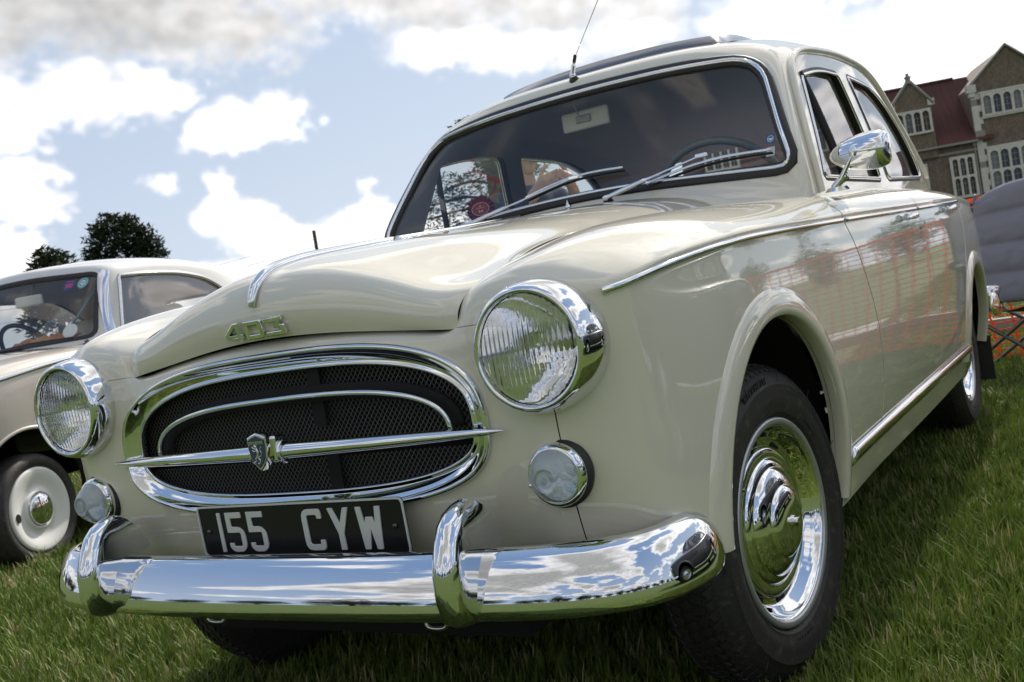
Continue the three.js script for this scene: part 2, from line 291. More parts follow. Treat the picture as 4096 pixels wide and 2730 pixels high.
Object.assign(M, {
  darkPaint: phys(lin(0.025, 0.027, 0.031), 0.4, 0, { clearcoat: 1, clearcoatRoughness: 0.03 }),
  sunroof: phys(lin(0.045, 0.055, 0.085), 0.22, 0, { clearcoat: .6, clearcoatRoughness: 0.1 }),
  wheelGrey: phys(lin(0.20, 0.20, 0.195), 0.35),
  bakeliteDark: phys(lin(0.09, 0.085, 0.08), 0.5),
  bakeliteShade: phys(lin(0.30, 0.285, 0.24), 0.4),
  stickerBlue: std(0xffffff, .5, 0, { map: canvasTex(64, 64, (x) => { x.fillStyle = '#2b4a78'; x.fillRect(0, 0, 64, 64); x.strokeStyle = '#e6ecf2'; x.lineWidth = 4; x.beginPath(); x.ellipse(32, 30, 20, 20, 0, 0, 7); x.stroke(); x.fillStyle = '#e6ecf2'; x.fillRect(16, 26, 32, 7); x.beginPath(); x.ellipse(32, 36, 11, 5, 0, 0, 7); x.fill(); }) }),
  stickerPale: std(0xffffff, .6, 0, { map: canvasTex(64, 64, (x) => { x.fillStyle = '#b9bcc0'; x.fillRect(0, 0, 64, 64); x.strokeStyle = '#dfe3e6'; x.lineWidth = 5; x.strokeRect(8, 8, 48, 48); x.beginPath(); x.arc(32, 32, 14, 0, 7); x.stroke(); }) }),
});
Object.assign(M, {
  figBody: phys(lin(0.56, 0.50, 0.43), 0.4, 0, { clearcoat: 1, clearcoatRoughness: 0.02, bumpMap: paintBump, bumpScale: 0.0003 }),
  figRoof: phys(lin(0.62, 0.61, 0.58), 0.45, 0, { clearcoat: .8, clearcoatRoughness: 0.08 }),
  figPillar: phys(lin(0.62, 0.64, 0.70), 0.12, 0.85),
  tintGlass: phys(lin(0.72, 0.70, 0.66), 0.0, 0, { transmission: 1, thickness: 0, ior: 2.3 }),
  whiteDisc: phys(lin(0.74, 0.73, 0.70), 0.4, 0, { clearcoat: .6, clearcoatRoughness: .1 }),
  seatWhite: std(lin(0.60, 0.60, 0.58), .6),
  figMirror: phys(lin(0.55, 0.54, 0.50), .4),
  blueRod: phys(lin(0.06, 0.22, 0.32), .35),
  orangeCloth: std(lin(0.42, 0.17, 0.06), .9),
  stickerPurple: std(0xffffff, .5, 0, { side: THREE.DoubleSide, map: canvasTex(64, 64, (x) => { x.fillStyle = '#3b2d63'; x.fillRect(0, 0, 64, 64); x.fillStyle = '#d2397a'; x.fillRect(16, 16, 34, 5); x.fillRect(14, 30, 38, 8); x.fillRect(14, 42, 36, 6); }) }),
  stickerTeal: std(0xffffff, .5, 0, { side: THREE.DoubleSide, map: canvasTex(64, 64, (x) => { x.fillStyle = '#4d8f97'; x.fillRect(0, 0, 64, 64); x.strokeStyle = '#e8efee'; x.lineWidth = 6; x.setLineDash([5, 4]); x.beginPath(); x.arc(32, 32, 23, 0, 7); x.stroke(); x.setLineDash([]); x.fillStyle = '#e8efee'; x.beginPath(); x.arc(32, 32, 14, 0, 7); x.fill(); x.fillStyle = '#4d8f97'; x.fillRect(24, 26, 6, 12); x.fillRect(33, 26, 7, 12); }) }),
});
const rubbleTex = dataTex(512, (u, v) => { const n = tile(u, v, 26, 3), m = tile(u, v * 1, 70, 5), k = tile(u, v, 7, 9); const t = .5 + .35 * n + .25 * m + .15 * k; return [lerp(.30, .56, t), lerp(.27, .50, t), lerp(.235, .435, t)]; }, true);
const limeTex = dataTex(256, (u, v) => { const n = tile(u, v, 9, 2), m = tile(u, v, 40, 4), t = .5 + .4 * n + .2 * m; return [lerp(.62, .92, t), lerp(.61, .90, t), lerp(.58, .86, t)]; }, true);
const tileTex = dataTex(512, (u, v) => { const n = tile(u, v, 30, 6), r = .5 + .5 * Math.sin(v * 2 * Math.PI * 16), k = tile(u, v, 6, 2), t = .5 + .35 * n + .25 * k; return [lerp(.24, .40, t) * (.85 + .15 * r), lerp(.135, .215, t) * (.85 + .15 * r), lerp(.115, .18, t) * (.85 + .15 * r)]; }, true);
const clothBump = dataTex(256, (u, v) => .5 + .25 * Math.sin(u * 2 * Math.PI * 64) + .25 * Math.sin(v * 2 * Math.PI * 64));
Object.assign(M, {
  rubble: std(0xffffff, .95, 0, { map: rubbleTex }), limestone: std(0xffffff, .85, 0, { map: limeTex }), limestoneDark: std(lin(.26, .245, .215), .9), redTile: std(0xffffff, .85, 0, { map: tileTex }),
  paneDark: phys(lin(.02, .022, .025), .06), panePale: phys(lin(.14, .15, .155), .10), lead: std(lin(.35, .34, .31), .7),
  orangeNet: phys(lin(.95, .15, .025), .45, 0, { transmission: .35, thickness: 0 }), steel: std(lin(.3, .3, .3), .45, .8), steelDark: std(lin(.13, .135, .14), .38, .7), pathGrey: std(lin(.34, .33, .31), .95),
  chairGrey: std(lin(.20, .20, .235), .95), chairBlack: std(lin(.012, .012, .014), .9), bark: std(lin(.07, .055, .04), .95), wire: std(lin(.12, .12, .13), .6),
});
Object.assign(M, { skin: phys(lin(.46, .27, .19), .55), navyCloth: std(lin(.03, .035, .06), .95), darkCloth: std(lin(.03, .03, .032), .95), hairBrown: std(lin(.06, .04, .025), .7) });
// ------------------------------------------------------------------ the cream saloon
const car = thing('classic_saloon_car', 'cream vintage saloon with round chrome headlamps and black number plate, nearest the camera', 'car');
const bodyStations = (() => {
  const col = (x, rows) => rows.map((r) => r.length === 3 ? r : [x, r[0], r[1]]);
  const side = (z, rows) => rows.map((r) => r.length === 3 ? r : [r[0], r[1], z]);
  const F = (x, dz, drop, k = 0) => col(x, [[.345, .56 + dz - k], [.37, .578 + dz - k * .6], [.45, .607 + dz - k * .2], [.53, .622 + dz], [.61, .625 + dz], [.68, .625 + dz], [.73, .624 + dz], [.77, .622 + dz], [.80 - drop * .5, .619 + dz], [.82 - drop, .612 + dz], [.829 - drop, .598 + dz]]);
  const s = [
    side(-3.72, [[0, .30], [0, .38], [0, .46], [0, .54], [0, .62], [0, .68], [0, .74], [0, .79], [0, .82], [0, .86, -3.70], [0, .89, -3.62]]),
    side(-3.66, [[.42, .30], [.43, .38], [.44, .46], [.44, .54], [.44, .62], [.44, .69], [.44, .75], [.44, .80], [.43, .83], [.41, .875, -3.63], [.36, .90, -3.55]]),
    side(-3.45, [[.66, .28], [.68, .37], [.69, .46], [.70, .54], [.70, .62], [.70, .70], [.69, .78], [.68, .84], [.67, .87], [.60, .92, -3.42], [.48, .925, -3.38]]),
    side(-3.08, [[.74, .26], [.76, .36], [.775, .45], [.78, .53], [.785, .61], [.785, .69], [.78, .82], [.765, .895], [.765, .915], [.69, .95], [.56, .958]]),
    side(-2.66, [[.76, .25], [.785, .36], [.80, .45], [.805, .53], [.81, .61], [.81, .69], [.803, .84], [.785, .912], [.785, .932], [.73, .968], [.64, .982]]),
    side(-2.2, [[.765, .245], [.793, .36], [.806, .45], [.812, .53], [.815, .61], [.814, .69], [.808, .84], [.794, .912], [.795, .932], [.752, .972], [.69, .992]]),
    side(-1.65, [[.765, .24], [.794, .36], [.808, .45], [.815, .53], [.818, .61], [.817, .69], [.81, .835], [.798, .905], [.799, .925], [.758, .968], [.705, .990]]),
    side(-1.1, [[.765, .24], [.794, .36], [.808, .45], [.815, .53], [.818, .61], [.817, .69], [.81, .83], [.799, .897], [.80, .917], [.755, .963], [.70, .983]]),
    side(-.65, [[.765, .24], [.794, .36], [.808, .45], [.815, .53], [.817, .61], [.815, .69], [.808, .825], [.798, .890], [.799, .910], [.742, .960, -.64], [.61, .970, -.66]]),
    side(-.32, [[.775, .24], [.796, .36], [.807, .45], [.812, .53], [.813, .61], [.811, .69], [.805, .82], [.797, .884], [.797, .904], [.705, .960, -.34], [.560, .9605, -.42]]),
    side(-.03, [[.782, .25], [.798, .36], [.803, .45], [.806, .53], [.806, .61], [.804, .69], [.798, .815], [.791, .879], [.791, .899], [.682, .956, -.08], [.535, .957, -.22]]),
    side(.18, [[.78, .26, .15], [.791, .36, .165], [.795, .45, .17], [.797, .53, .18], [.797, .61, .18], [.795, .69, .18], [.790, .81, .18], [.782, .872, .18], [.781, .891, .175], [.668, .952, .09], [.517, .954, -.06]]),
    side(.34, [[.778, .345, .334], [.779, .37, .336], [.781, .45, .338], [.782, .53, .339], [.781, .61, .34], [.780, .69, .34], [.775, .80, .337], [.768, .860, .335], [.766, .880, .328], [.648, .947, .22], [.499, .950, .07]]),
    [[.747, .345, .44], [.748, .37, .446], [.750, .45, .455], [.751, .53, .462], [.750, .61, .462], [.750, .69, .468], [.747, .79, .473], [.741, .846, .475], [.736, .865, .462], [.625, .938, .35], [.484, .944, .185]],
    [[.697, .345, .512], [.698, .37, .522], [.701, .45, .540], [.702, .53, .550], [.702, .61, .555], [.702, .69, .560], [.703, .775, .568], [.700, .820, .570], [.692, .847, .560], [.608, .921, .465], [.470, .930, .30]],
    [[.59, .345, .55], [.59, .37, .562], [.59, .45, .588], [.59, .53, .603], [.59, .61, .614], [.59, .68, .616], [.59, .755, .616], [.59, .82, .612], [.588, .862, .598], [.568, .900, .545], [.462, .906, .425]],
    [[.545, .345, .555], [.545, .37, .567], [.545, .45, .59], [.545, .53, .605], [.545, .61, .613], [.545, .68, .614], [.543, .745, .614], [.540, .805, .611], [.535, .848, .604], [.515, .882, .572], [.455, .886, .495]],
    [[.50, .345, .53], [.50, .37, .548], [.50, .45, .583], [.50, .53, .605], [.50, .61, .611], [.499, .675, .611], [.496, .735, .61], [.489, .785, .608], [.478, .824, .603], [.454, .846, .598], [.440, .850, .576]],
    [[.425, .345, .54], [.425, .37, .556], [.425, .45, .588], [.425, .53, .606], [.425, .61, .610], [.425, .665, .610], [.425, .71, .609], [.424, .75, .608], [.424, .775, .606], [.423, .790, .602], [.422, .797, .588]],
    F(.31, -.011, .018, .01), F(.16, -.003, .006), F(0, 0, 0), F(-.16, -.003, .006),
  ];
  return s.map((r, i) => { if (i < 12 || i > 18) return r; const q = r[10], k = i === 12 ? .5 : i === 18 ? .6 : 1; return [...r.slice(0, 10), i > 15 ? [q[0] - .012, q[1] - .002, q[2] + (i === 17 ? .003 : -.002)] : [q[0] - .007 * k, q[1] - .0035 * k, q[2] - .001 * k]]; });
})();
const body = surface(bodyStations, -1);

// the lines that part the panels
const doorGap = smoothInterp([[0.2, -.69], [.36, -.707], [.456, -.735], [.571, -.736], [.688, -.713], [.815, -.655], [.889, -.598], [.944, -.55], [.97, -.53], [1.0, -.515]]);
const rearGap = smoothInterp([[0.2, -1.62], [.4, -1.64], [.7, -1.64], [.9, -1.60], [1.0, -1.58]]);
const rearDoorEnd = smoothInterp([[0.2, -2.18], [.4, -2.22], [.55, -2.29], [.7, -2.42], [.85, -2.52], [1.0, -2.55]]);
const superR = (x, y, cx, cy, a, b, p) => (Math.abs((x - cx) / a) ** p + Math.abs((y - cy) / b) ** p) ** (1 / p);
// wheel openings in (z, y): an arch with straight legs
const archF = (z, y) => { const t = y > 0.33 ? superR(z, y, .045, .33, .345, .385, 2.15) : Math.abs(z - .045) / .345; return (t - 1) * .36; };
const archR = (z, y) => { const t = y > 0.33 ? superR(z, y, -2.66, .33, .36, .325, 2.1) : Math.abs(z + 2.66) / .36; return (t - 1) * .36; };
const LAMP = { x: .588, y: .75, z: .618, r: .1105 };
const IND = { x: .583, y: .540, z: .602, r: .066 };
const lampHole = (p) => p.z > .4 ? .098 - Math.hypot(p.x - LAMP.x, p.y - LAMP.y) : -1;
const grilleR = (x, y) => { // signed: negative inside the opening; flat bottom, arched top
  const cy = .635, up = y > cy, b = up ? .158 : .126, p = up ? 2.75 : 3.0; return (superR(x, y, 0, cy, .452, b, p) - 1) * .14;
};
const sideMesh = (u0, u1, nu, v0 = 0, v1 = 10, nv = 110) => sheet(body, u0, u1, nu, v0, v1, nv);
const G2 = .0042;
const seamX = (y) => y > .77 ? .455 : .587; // nose and fender meet above the lamp on the inside, below it on its axis
{
  // front wing: from the door gap round to the seams beside the grille
  let m = sideMesh(7.6, 18.4, 350);
  m = cut(m, (p) => doorGap(p.y) + G2 - p.z);
  m = cut(m, (p) => p.z < .43 ? -archF(p.z, p.y) : -1);
  m = cut(m, lampHole);
  m = cut(m, (p) => p.u > 14.5 ? Math.min(p.u - 14.985, .8003 - p.y) : -1);
  m = cut(m, (p) => p.v - 9.93);
  for (const g of both(geo(fold(m)))) part(car, 'front_wing', g, M.paint);
  // nose panel
  let n = sheet(body, 14.9, 22, 170, 0, 10, 110);
  n = cut(n, (p) => -p.x);
  n = cut(n, lampHole);
  n = cut(n, (p) => 15.015 - p.u); n = cut(n, (p) => p.u < 17.9 ? p.y - .7987 : -1);
  n = cut(n, (p) => -grilleR(p.x, p.y) + .0);
  const ng = geo(n);
  part(car, 'nose_panel', both(ng), M.paint);
  // doors and rear wing
  let d = sideMesh(5.0, 8.4, 150);
  d = cut(d, (p) => p.z - (doorGap(p.y) - G2)); d = cut(d, (p) => rearGap(p.y) + G2 - p.z); d = cut(d, (p) => .335 - p.y);
  for (const g of both(geo(fold(d)))) part(car, 'front_door', g, M.paint);
  let e = sideMesh(3.2, 6.6, 150);
  e = cut(e, (p) => p.z - (rearGap(p.y) - G2)); e = cut(e, (p) => rearDoorEnd(p.y) + G2 - p.z); e = cut(e, (p) => .335 - p.y); e = cut(e, (p) => -archR(p.z, p.y));
  for (const g of both(geo(fold(e)))) part(car, 'rear_door', g, M.paint);
  let r = sideMesh(0, 5.2, 200);
  r = cut(r, (p) => p.y < .3 ? 1 : p.z - (rearDoorEnd(p.y) - G2)); r = cut(r, (p) => -archR(p.z, p.y));
  for (const g of both(geo(fold(r)))) part(car, 'rear_wing', g, M.paint);
  let sl = sideMesh(3.2, 9.2, 200, 0, 2.2, 24);
  sl = cut(sl, (p) => p.y - .3305); sl = cut(sl, (p) => -archF(p.z, p.y)); sl = cut(sl, (p) => -archR(p.z, p.y)); sl = cut(sl, (p) => p.z - .0);
  for (const g of both(geo(fold(sl, .05)))) part(car, 'sill', g, M.paint);
  // dark inner skin that closes the gaps
  let k = sheet(body, 0, 21, 170, 0, 10, 50, -.02);
  k = cut(k, (p) => p.z < .43 ? -archF(p.z, p.y) - .004 : -1); k = cut(k, (p) => -archR(p.z, p.y) - .004); k = cut(k, lampHole); k = cut(k, (p) => p.z > .4 && Math.abs(p.x) < .5 ? -grilleR(p.x, p.y) : -1);
  part(car, 'inner_skin', both(geo(k)), M.black);
}
// bonnet
const bonnet = surface((() => {
  const rows = [];
  const S = (z, xg, yg, yc, prof, zg) => [0, .2, .4, .6, .75, .86, .94, 1].map((t, i) => [xg * t, lerp(yg, yc, prof[i]), zg ? lerp(z, zg, t) : z]);
  rows.push(S(-.66, .61, .970, 1.060, [1, .975, .90, .72, .46, .22, .06, 0]));
  rows.push(S(-.42, .560, .9605, 1.045, [1, .97, .885, .69, .41, .15, .0, 0]));
  rows.push(S(-.2, .533, .957, 1.029, [1, .97, .87, .66, .36, .08, -.06, 0]));
  rows.push(S(.02, .508, .953, 1.013, [1, .97, .86, .62, .28, -.02, -.12, 0]));
  rows.push(S(.2, .482, .944, 1.001, [1, .97, .85, .59, .20, -.10, -.14, 0]));
  rows.push(S(.36, .463, .922, .989, [1, .97, .85, .60, .20, -.05, -.10, 0]));
  rows.push([[0, .976, .50], [.094, .972, .50], [.188, .956, .495], [.278, .926, .49], [.345, .900, .485], [.395, .888, .479], [.434, .886, .472], [.459, .889, .463]]);
  rows.push([[0, .957, .582], [.092, .953, .58], [.184, .938, .575], [.27, .914, .570], [.335, .890, .566], [.382, .877, .561], [.42, .870, .553], [.444, .867, .542]]);
  rows.push([[0, .932, .617], [.090, .928, .613], [.18, .914, .607], [.264, .894, .601], [.328, .873, .597], [.374, .862, .593], [.41, .855, .586], [.434, .850, .572]]);
  rows.push([[0, .897, .633], [.089, .893, .629], [.178, .882, .621], [.26, .866, .614], [.324, .849, .610], [.37, .839, .607], [.405, .833, .602], [.428, .829, .590]]);
  rows.push([[0, .862, .634], [.088, .859, .630], [.176, .851, .622], [.257, .838, .615], [.32, .824, .611], [.366, .816, .608], [.402, .811, .604], [.425, .812, .592]]);
  rows.push([[0, .832, .622], [.088, .8295, .619], [.175, .8235, .613], [.256, .815, .608], [.319, .808, .605], [.365, .803, .604], [.400, .799, .602], [.4235, .7975, .594]]);
  return rows.map((r) => [[-r[1][0], r[1][1], r[1][2]], ...r]);
})(), 1);
{
  let b = sheet(bonnet, 0, 11, 220, 1, 8, 110);
  b = cut(b, (p) => p.v - 7.94);
  b = cut(b, (p) => p.u - 10.97);
  part(car, 'bonnet', both(geo(fold(b, .012))), M.paint);
}
// greenhouse
const glassZ = (x, y) => -.705 - (y - 1.085) * .409 - (x / .62) ** 2 * clamp(-.02 + .264 * (y - 1.09), -.02, .052);
const gz = (x, y) => [x, y, glassZ(x, y)];
const houseRows = [
  [[0, 1.0, -2.95], [0, 1.09, -2.92], [0, 1.20, -2.86], [0, 1.315, -2.775], [0, 1.40, -2.67], [0, 1.475, -2.50], [0, 1.495, -2.42]],
  [[.45, .99, -2.89], [.435, 1.08, -2.86], [.415, 1.19, -2.80], [.385, 1.305, -2.72], [.355, 1.385, -2.62], [.24, 1.465, -2.45], [0, 1.508, -2.36]],
  [[.66, .975, -2.77], [.645, 1.06, -2.71], [.61, 1.17, -2.65], [.562, 1.285, -2.56], [.517, 1.355, -2.49], [.33, 1.468, -2.37], [0, 1.528, -2.24]],
  [[.69, .985, -2.40], [.685, 1.08, -2.38], [.655, 1.22, -2.35], [.61, 1.36, -2.30], [.565, 1.412, -2.27], [.37, 1.502, -2.17], [0, 1.549, -2.06]],
  [[.705, .985, -1.95], [.697, 1.08, -1.95], [.672, 1.24, -1.94], [.632, 1.415, -1.93], [.59, 1.463, -1.93], [.40, 1.527, -1.90], [0, 1.560, -1.87]],
  [[.71, .985, -1.5], [.702, 1.08, -1.5], [.676, 1.24, -1.5], [.638, 1.415, -1.5], [.597, 1.467, -1.5], [.41, 1.534, -1.53], [0, 1.567, -1.62]],
  [[.710, .978, -1.08], [.699, 1.08, -1.09], [.672, 1.23, -1.11], [.636, 1.392, -1.14], [.592, 1.450, -1.18], [.40, 1.527, -1.28], [0, 1.567, -1.46]],
  [[.712, .962, -.735], [.697, 1.08, -.752], [.667, 1.21, -.822], [.630, 1.350, -.940], [.578, 1.430, -1.03], [.39, 1.506, -1.17], [0, 1.556, -1.40]],
  [[.680, 1.000, -.685], gz(.672, 1.10), gz(.635, 1.23), [.588, 1.372, -.895], [.525, 1.447, -.985], [.33, 1.508, -1.13], [0, 1.551, -1.36]],
  [[.44, 1.03, -.680], gz(.437, 1.14), gz(.425, 1.28), [.405, 1.414, -.870], [.375, 1.463, -.922], [.23, 1.505, -1.06], [0, 1.546, -1.31]],
  [[.22, 1.045, -.687], gz(.22, 1.14), gz(.215, 1.28), [.21, 1.427, -.852], [.195, 1.468, -.895], [.12, 1.503, -1.03], [0, 1.541, -1.27]],
  [[0, 1.05, -.689], gz(0, 1.14), gz(0, 1.28), [0, 1.429, -.846], [0, 1.468, -.885], [0, 1.503, -1.02], [0, 1.540, -1.25]],
  [[-.22, 1.045, -.687], gz(-.22, 1.14), gz(-.215, 1.28), [-.21, 1.427, -.852], [-.195, 1.468, -.895], [-.12, 1.503, -1.03], [0, 1.541, -1.27]],
];
const house = surface(houseRows.map((r, i) => { const b = r[0]; return [i > 7 ? [b[0], b[1] - .085, b[2] + .06] : i === 7 ? [b[0], b[1] - .06, b[2] + .02] : [b[0] * 1.01, b[1] - .06, b[2]], ...r]; }), -1);
const screenLine = resample2(roundPoly([[-.70, 1.036], [0, 1.098], [.70, 1.036], [.578, 1.392], [.35, 1.418], [0, 1.427], [-.35, 1.418], [-.578, 1.392]], [.075, .6, .075, .1, .2, .4, .2, .1], 10), 220);
const screenD = insidePoly(screenLine);
const winFront = resample2(roundPoly([[-.84, 1.012], [-1.58, 1.012], [-1.435, 1.372], [-1.2, 1.366], [-.99, 1.330]], [.03, .03, .03, .1, .02], 6), 120);
const winRear = resample2(roundPoly([[-1.69, 1.015], [-2.42, 1.03], [-2.33, 1.20], [-2.17, 1.312], [-1.95, 1.37], [-1.55, 1.378]], [.03, .06, .1, .1, .1, .03], 6), 120);
const backLine = resample2(roundPoly([[-.55, 1.045], [.55, 1.045], [.46, 1.375], [-.46, 1.375]], [.13, .13, .16, .16], 8), 120);
const wf = insidePoly(winFront), wr = insidePoly(winRear), bk = insidePoly(backLine);
const isFront = (p) => p.u > 7.4, isSide = (p) => p.u > 2.2 && p.u < 8, isBack = (p) => p.u < 2.4;
{
  const holes = (m, g) => { m = cut(m, (p) => isFront(p) && p.y < 1.42 ? g - screenD(p.x, p.y) : -1); m = cut(m, (p) => isSide(p) && p.v < 4.6 ? g - wf(p.z, p.y) : -1); m = cut(m, (p) => isSide(p) && p.v < 4.6 ? g - wr(p.z, p.y) : -1); m = cut(m, (p) => isBack(p) && p.v < 4.6 ? g - bk(p.x, p.y) : -1); return m; };
  let h = sheet(house, 0, 11, 300, 0, 7, 150); h = cut(h, (p) => -p.x); h = holes(h, 0);
  part(car, 'roof', both(geo(fold(h, .02))), M.paint);
  let i = sheet(house, 0, 11, 150, 0, 7, 70, -.028); i = cut(i, (p) => -p.x); i = holes(i, -.004);
  part(car, 'headliner', both(geo(i)), M.headliner);
  const pane = (f, u0, u1, off, v1 = 5) => { let g = sheet(house, u0, u1, 60, 0, v1, 40, off); return cut(g, f); };
  part(car, 'windscreen', both(geo(cut(pane((p) => screenD(p.x, p.y) - .004, 7.3, 11, -.008), (p) => -p.x))), M.glass);
  for (const g of both(geo(pane((p) => wf(p.z, p.y) - .006, 5, 8, -.014)))) part(car, 'side_window', g, M.sideGlass);
  for (const g of both(geo(pane((p) => wr(p.z, p.y) - .006, 2.4, 6.6, -.014)))) part(car, 'side_window', g, M.sideGlass);
  part(car, 'rear_window', both(geo(cut(pane((p) => bk(p.x, p.y) - .006, 0, 2.5, -.01), (p) => -p.x))), M.glass);
}
const onBody = (axes, list, guess) => body.trace(axes, list, guess);
const shift = (path, d) => path.map((q) => ({ p: q.p.clone().addScaledVector(q.n, d), n: q.n }));
const mir = (path) => path.map((q) => ({ p: V3(-q.p.x, q.p.y, q.p.z), n: V3(-q.n.x, q.n.y, q.n.z) }));
function lip(path, profile, o) { return sweep(path, profile, o); }
// ---- wheel arch flares
{
  const pts = []; const c = { z: .045, y: .33, a: .345, b: .385, p: 2.15 };
  for (let i = 2; i <= 90; i++) { const t = Math.PI * i / 90, ct = Math.cos(t), st = Math.sin(t); pts.push([c.z + c.a * Math.sign(ct) * Math.abs(ct) ** (2 / c.p), c.y + c.b * Math.abs(st) ** (2 / c.p)]); }
  const leg0 = [[.390, .348], [.390, .352]], leg1 = [[-.300, .31], [-.300, .285], [-.298, .262]];
  const line = resample([...leg0, ...pts, ...leg1].map(([z, y]) => V3(z, y, 0)), 140).map((v) => [v.x, v.y]);
  const path = onBody('zy', line, [12.5, 1.2]);
  const prof = [[.056, -.003], [.053, .0005], [.047, .0045], [.036, .0085], [.020, .0108], [.008, .0110], [.000, .0085], [-.004, .003], [-.004, -.012], [-.001, -.030]];
  const g = lip(path, prof);
  for (const q of both(g)) part(car, 'wheel_arch_lip', q, M.paint);
  // rear
  const pr = []; for (let i = 0; i <= 60; i++) { const t = Math.PI * i / 60, ct = Math.cos(t), st = Math.sin(t); pr.push([-2.66 + .36 * Math.sign(ct) * Math.abs(ct) ** (2 / 2.1), .33 + .325 * Math.abs(st) ** (2 / 2.1)]); }
  const pathR = onBody('zy', resample([[-2.30, .30], ...pr, [-3.02, .29]].map(([z, y]) => V3(z, y, 0)), 90).map((v) => [v.x, v.y]), [5.1, .8]);
  for (const q of both(lip(pathR, prof))) part(car, 'wheel_arch_lip', q, M.paint);
}
// ---- bright strips along the sides
{
  const trimY = smoothInterp([[-2.62, .920], [-1.6, .902], [-.6, .8875], [-.02, .8775], [.18, .870], [.335, .8585], [.48, .840], [.54, .829], [.60, .8135]]);
  const line = []; for (let i = 0; i <= 150; i++) { const z = lerp(.574, -2.6, i / 150); line.push([z, trimY(z)]); }
  const path = onBody('zy', line, [14.2, 7]);
  const endP = path[0]; 
  const seg = (a, b) => shift(path.filter((q) => q.p.z <= a && q.p.z >= b), .0005);
  const prof = [[-.0065, -.002], [-.006, .003], [-.0035, .0058], [0, .0066], [.0035, .0058], [.006, .003], [.0065, -.002]];
  const g1 = [seg(.60, -.592), seg(-.600, -1.597), seg(-1.604, -2.55)];
  for (const p of g1) for (const q of both(sweep(p, prof.map(([a, b]) => [-a, b]), { closedProfile: true }))) part(car, 'side_trim', q, M.chrome);
  const sl = []; for (let i = 0; i <= 80; i++) sl.push([lerp(-.355, -2.30, i / 80), .347 + .004 * i / 80]);
  const sp = shift(onBody('zy', sl, [9, 1]), .001);
  const pr2 = [[-.026, -.003], [-.026, .006], [-.020, .009], [-.012, .013], [0, .016], [.010, .014], [.016, .006], [.018, -.003]];
  for (const q of both(sweep(sp, pr2, { closedProfile: true }))) part(car, 'sill_trim', q, M.chrome);
}
// ---- bonnet spine, badge
{
  const z0 = []; const C = curve([[0, 1.044, -.40], [0, 1.029, -.2], [0, 1.013, .02], [0, 1.001, .2], [0, .989, .36], [0, .975, .50], [0, .957, .582], [0, .933, .619], [0, .912, .634], [0, .896, .640]].map((p) => V3(...p)));
  const N = 90, pts = C.getSpacedPoints(N), path = pts.map((p, i) => { const t = C.getTangentAt(i / N); return { p: p.addScaledVector(V3(0, -t.z, t.y).multiplyScalar(-1), 0), n: V3(0, -t.z, t.y).multiplyScalar(-1).normalize() }; });
  for (const q of path) if (q.n.y < 0 && q.p.z < .6) q.n.multiplyScalar(-1);
  for (const q of path) q.n = V3(0, Math.abs(q.n.y), Math.abs(q.n.z)).normalize();
  const prof = [[-.0125, -.004], [-.0125, .003], [-.009, .010], [0, .014], [.009, .010], [.0125, .003], [.0125, -.004]];
  part(car, 'bonnet_strip', sweep(path.slice(0, 48), prof, { closedProfile: true, scale: (t) => .46 + .22 * t }), M.chrome);
  part(car, 'bonnet_ornament', sweep(path.slice(48), prof, { closedProfile: true, scale: (t) => lerp(.68, 1.02, Math.pow(t, .7)) * (t > .9 ? 1 - (t - .9) * 5 : 1) }), M.chrome);
  // badge digits 4 0 3 : wide square figures
  const badge = sub(car, 'number_badge');
  const figs = {
    4: [poly([[0, .0], [.011, 0], [.011, .012], [.040, .012], [.040, 0], [.052, 0], [.052, .034], [.036, .034], [0, .017]].map(([a, b]) => [a, b])), null],
  };
  const shapes = [
    poly([[0, .006], [.033, .006], [.033, 0], [.044, 0], [.044, .006], [.050, .006], [.050, .0135], [.044, .0135], [.044, .036], [.030, .036], [0, .016]], [[[.012, .0135], [.033, .0135], [.033, .028]]]),
    poly([[0, .004], [.004, 0], [.044, 0], [.048, .004], [.048, .032], [.044, .036], [.004, .036], [0, .032]], [[[.011, .009], [.011, .027], [.037, .027], [.037, .009]]]),
    poly([[0, .0], [.044, 0], [.048, .004], [.048, .018], [.045, .0205], [.038, .0205], [.046, .030], [.046, .036], [.002, .036], [.002, .0275], [.031, .0275], [.022, .019], [.022, .0145], [.037, .0145], [.037, .009], [0, .009]]),
  ];
  const wide = [.055, .053, .05];
  let x = -.0845;
  shapes.forEach((s, i) => {
    const g = extrude(s, .011, .0014), xm = x + .024, [u, v] = bonnet.find('xy', [Math.abs(xm), .856], [10, 1.5]), p = bonnet.pos(u, v), n = bonnet.normal(u, v); if (xm < 0) n.x *= -1;
    const Z = n.clone(), X = V3(1, 0, -Z.x / Z.z).normalize(), Y = Z.clone().cross(X), m = new THREE.Matrix4().makeBasis(X, Y, Z).setPosition(V3(xm, p[1], p[2]));
    g.translate(-.024, -.018, -.001).applyMatrix4(m);
    part(badge, 'digit', g, M.chrome); x += wide[i];
  });
}
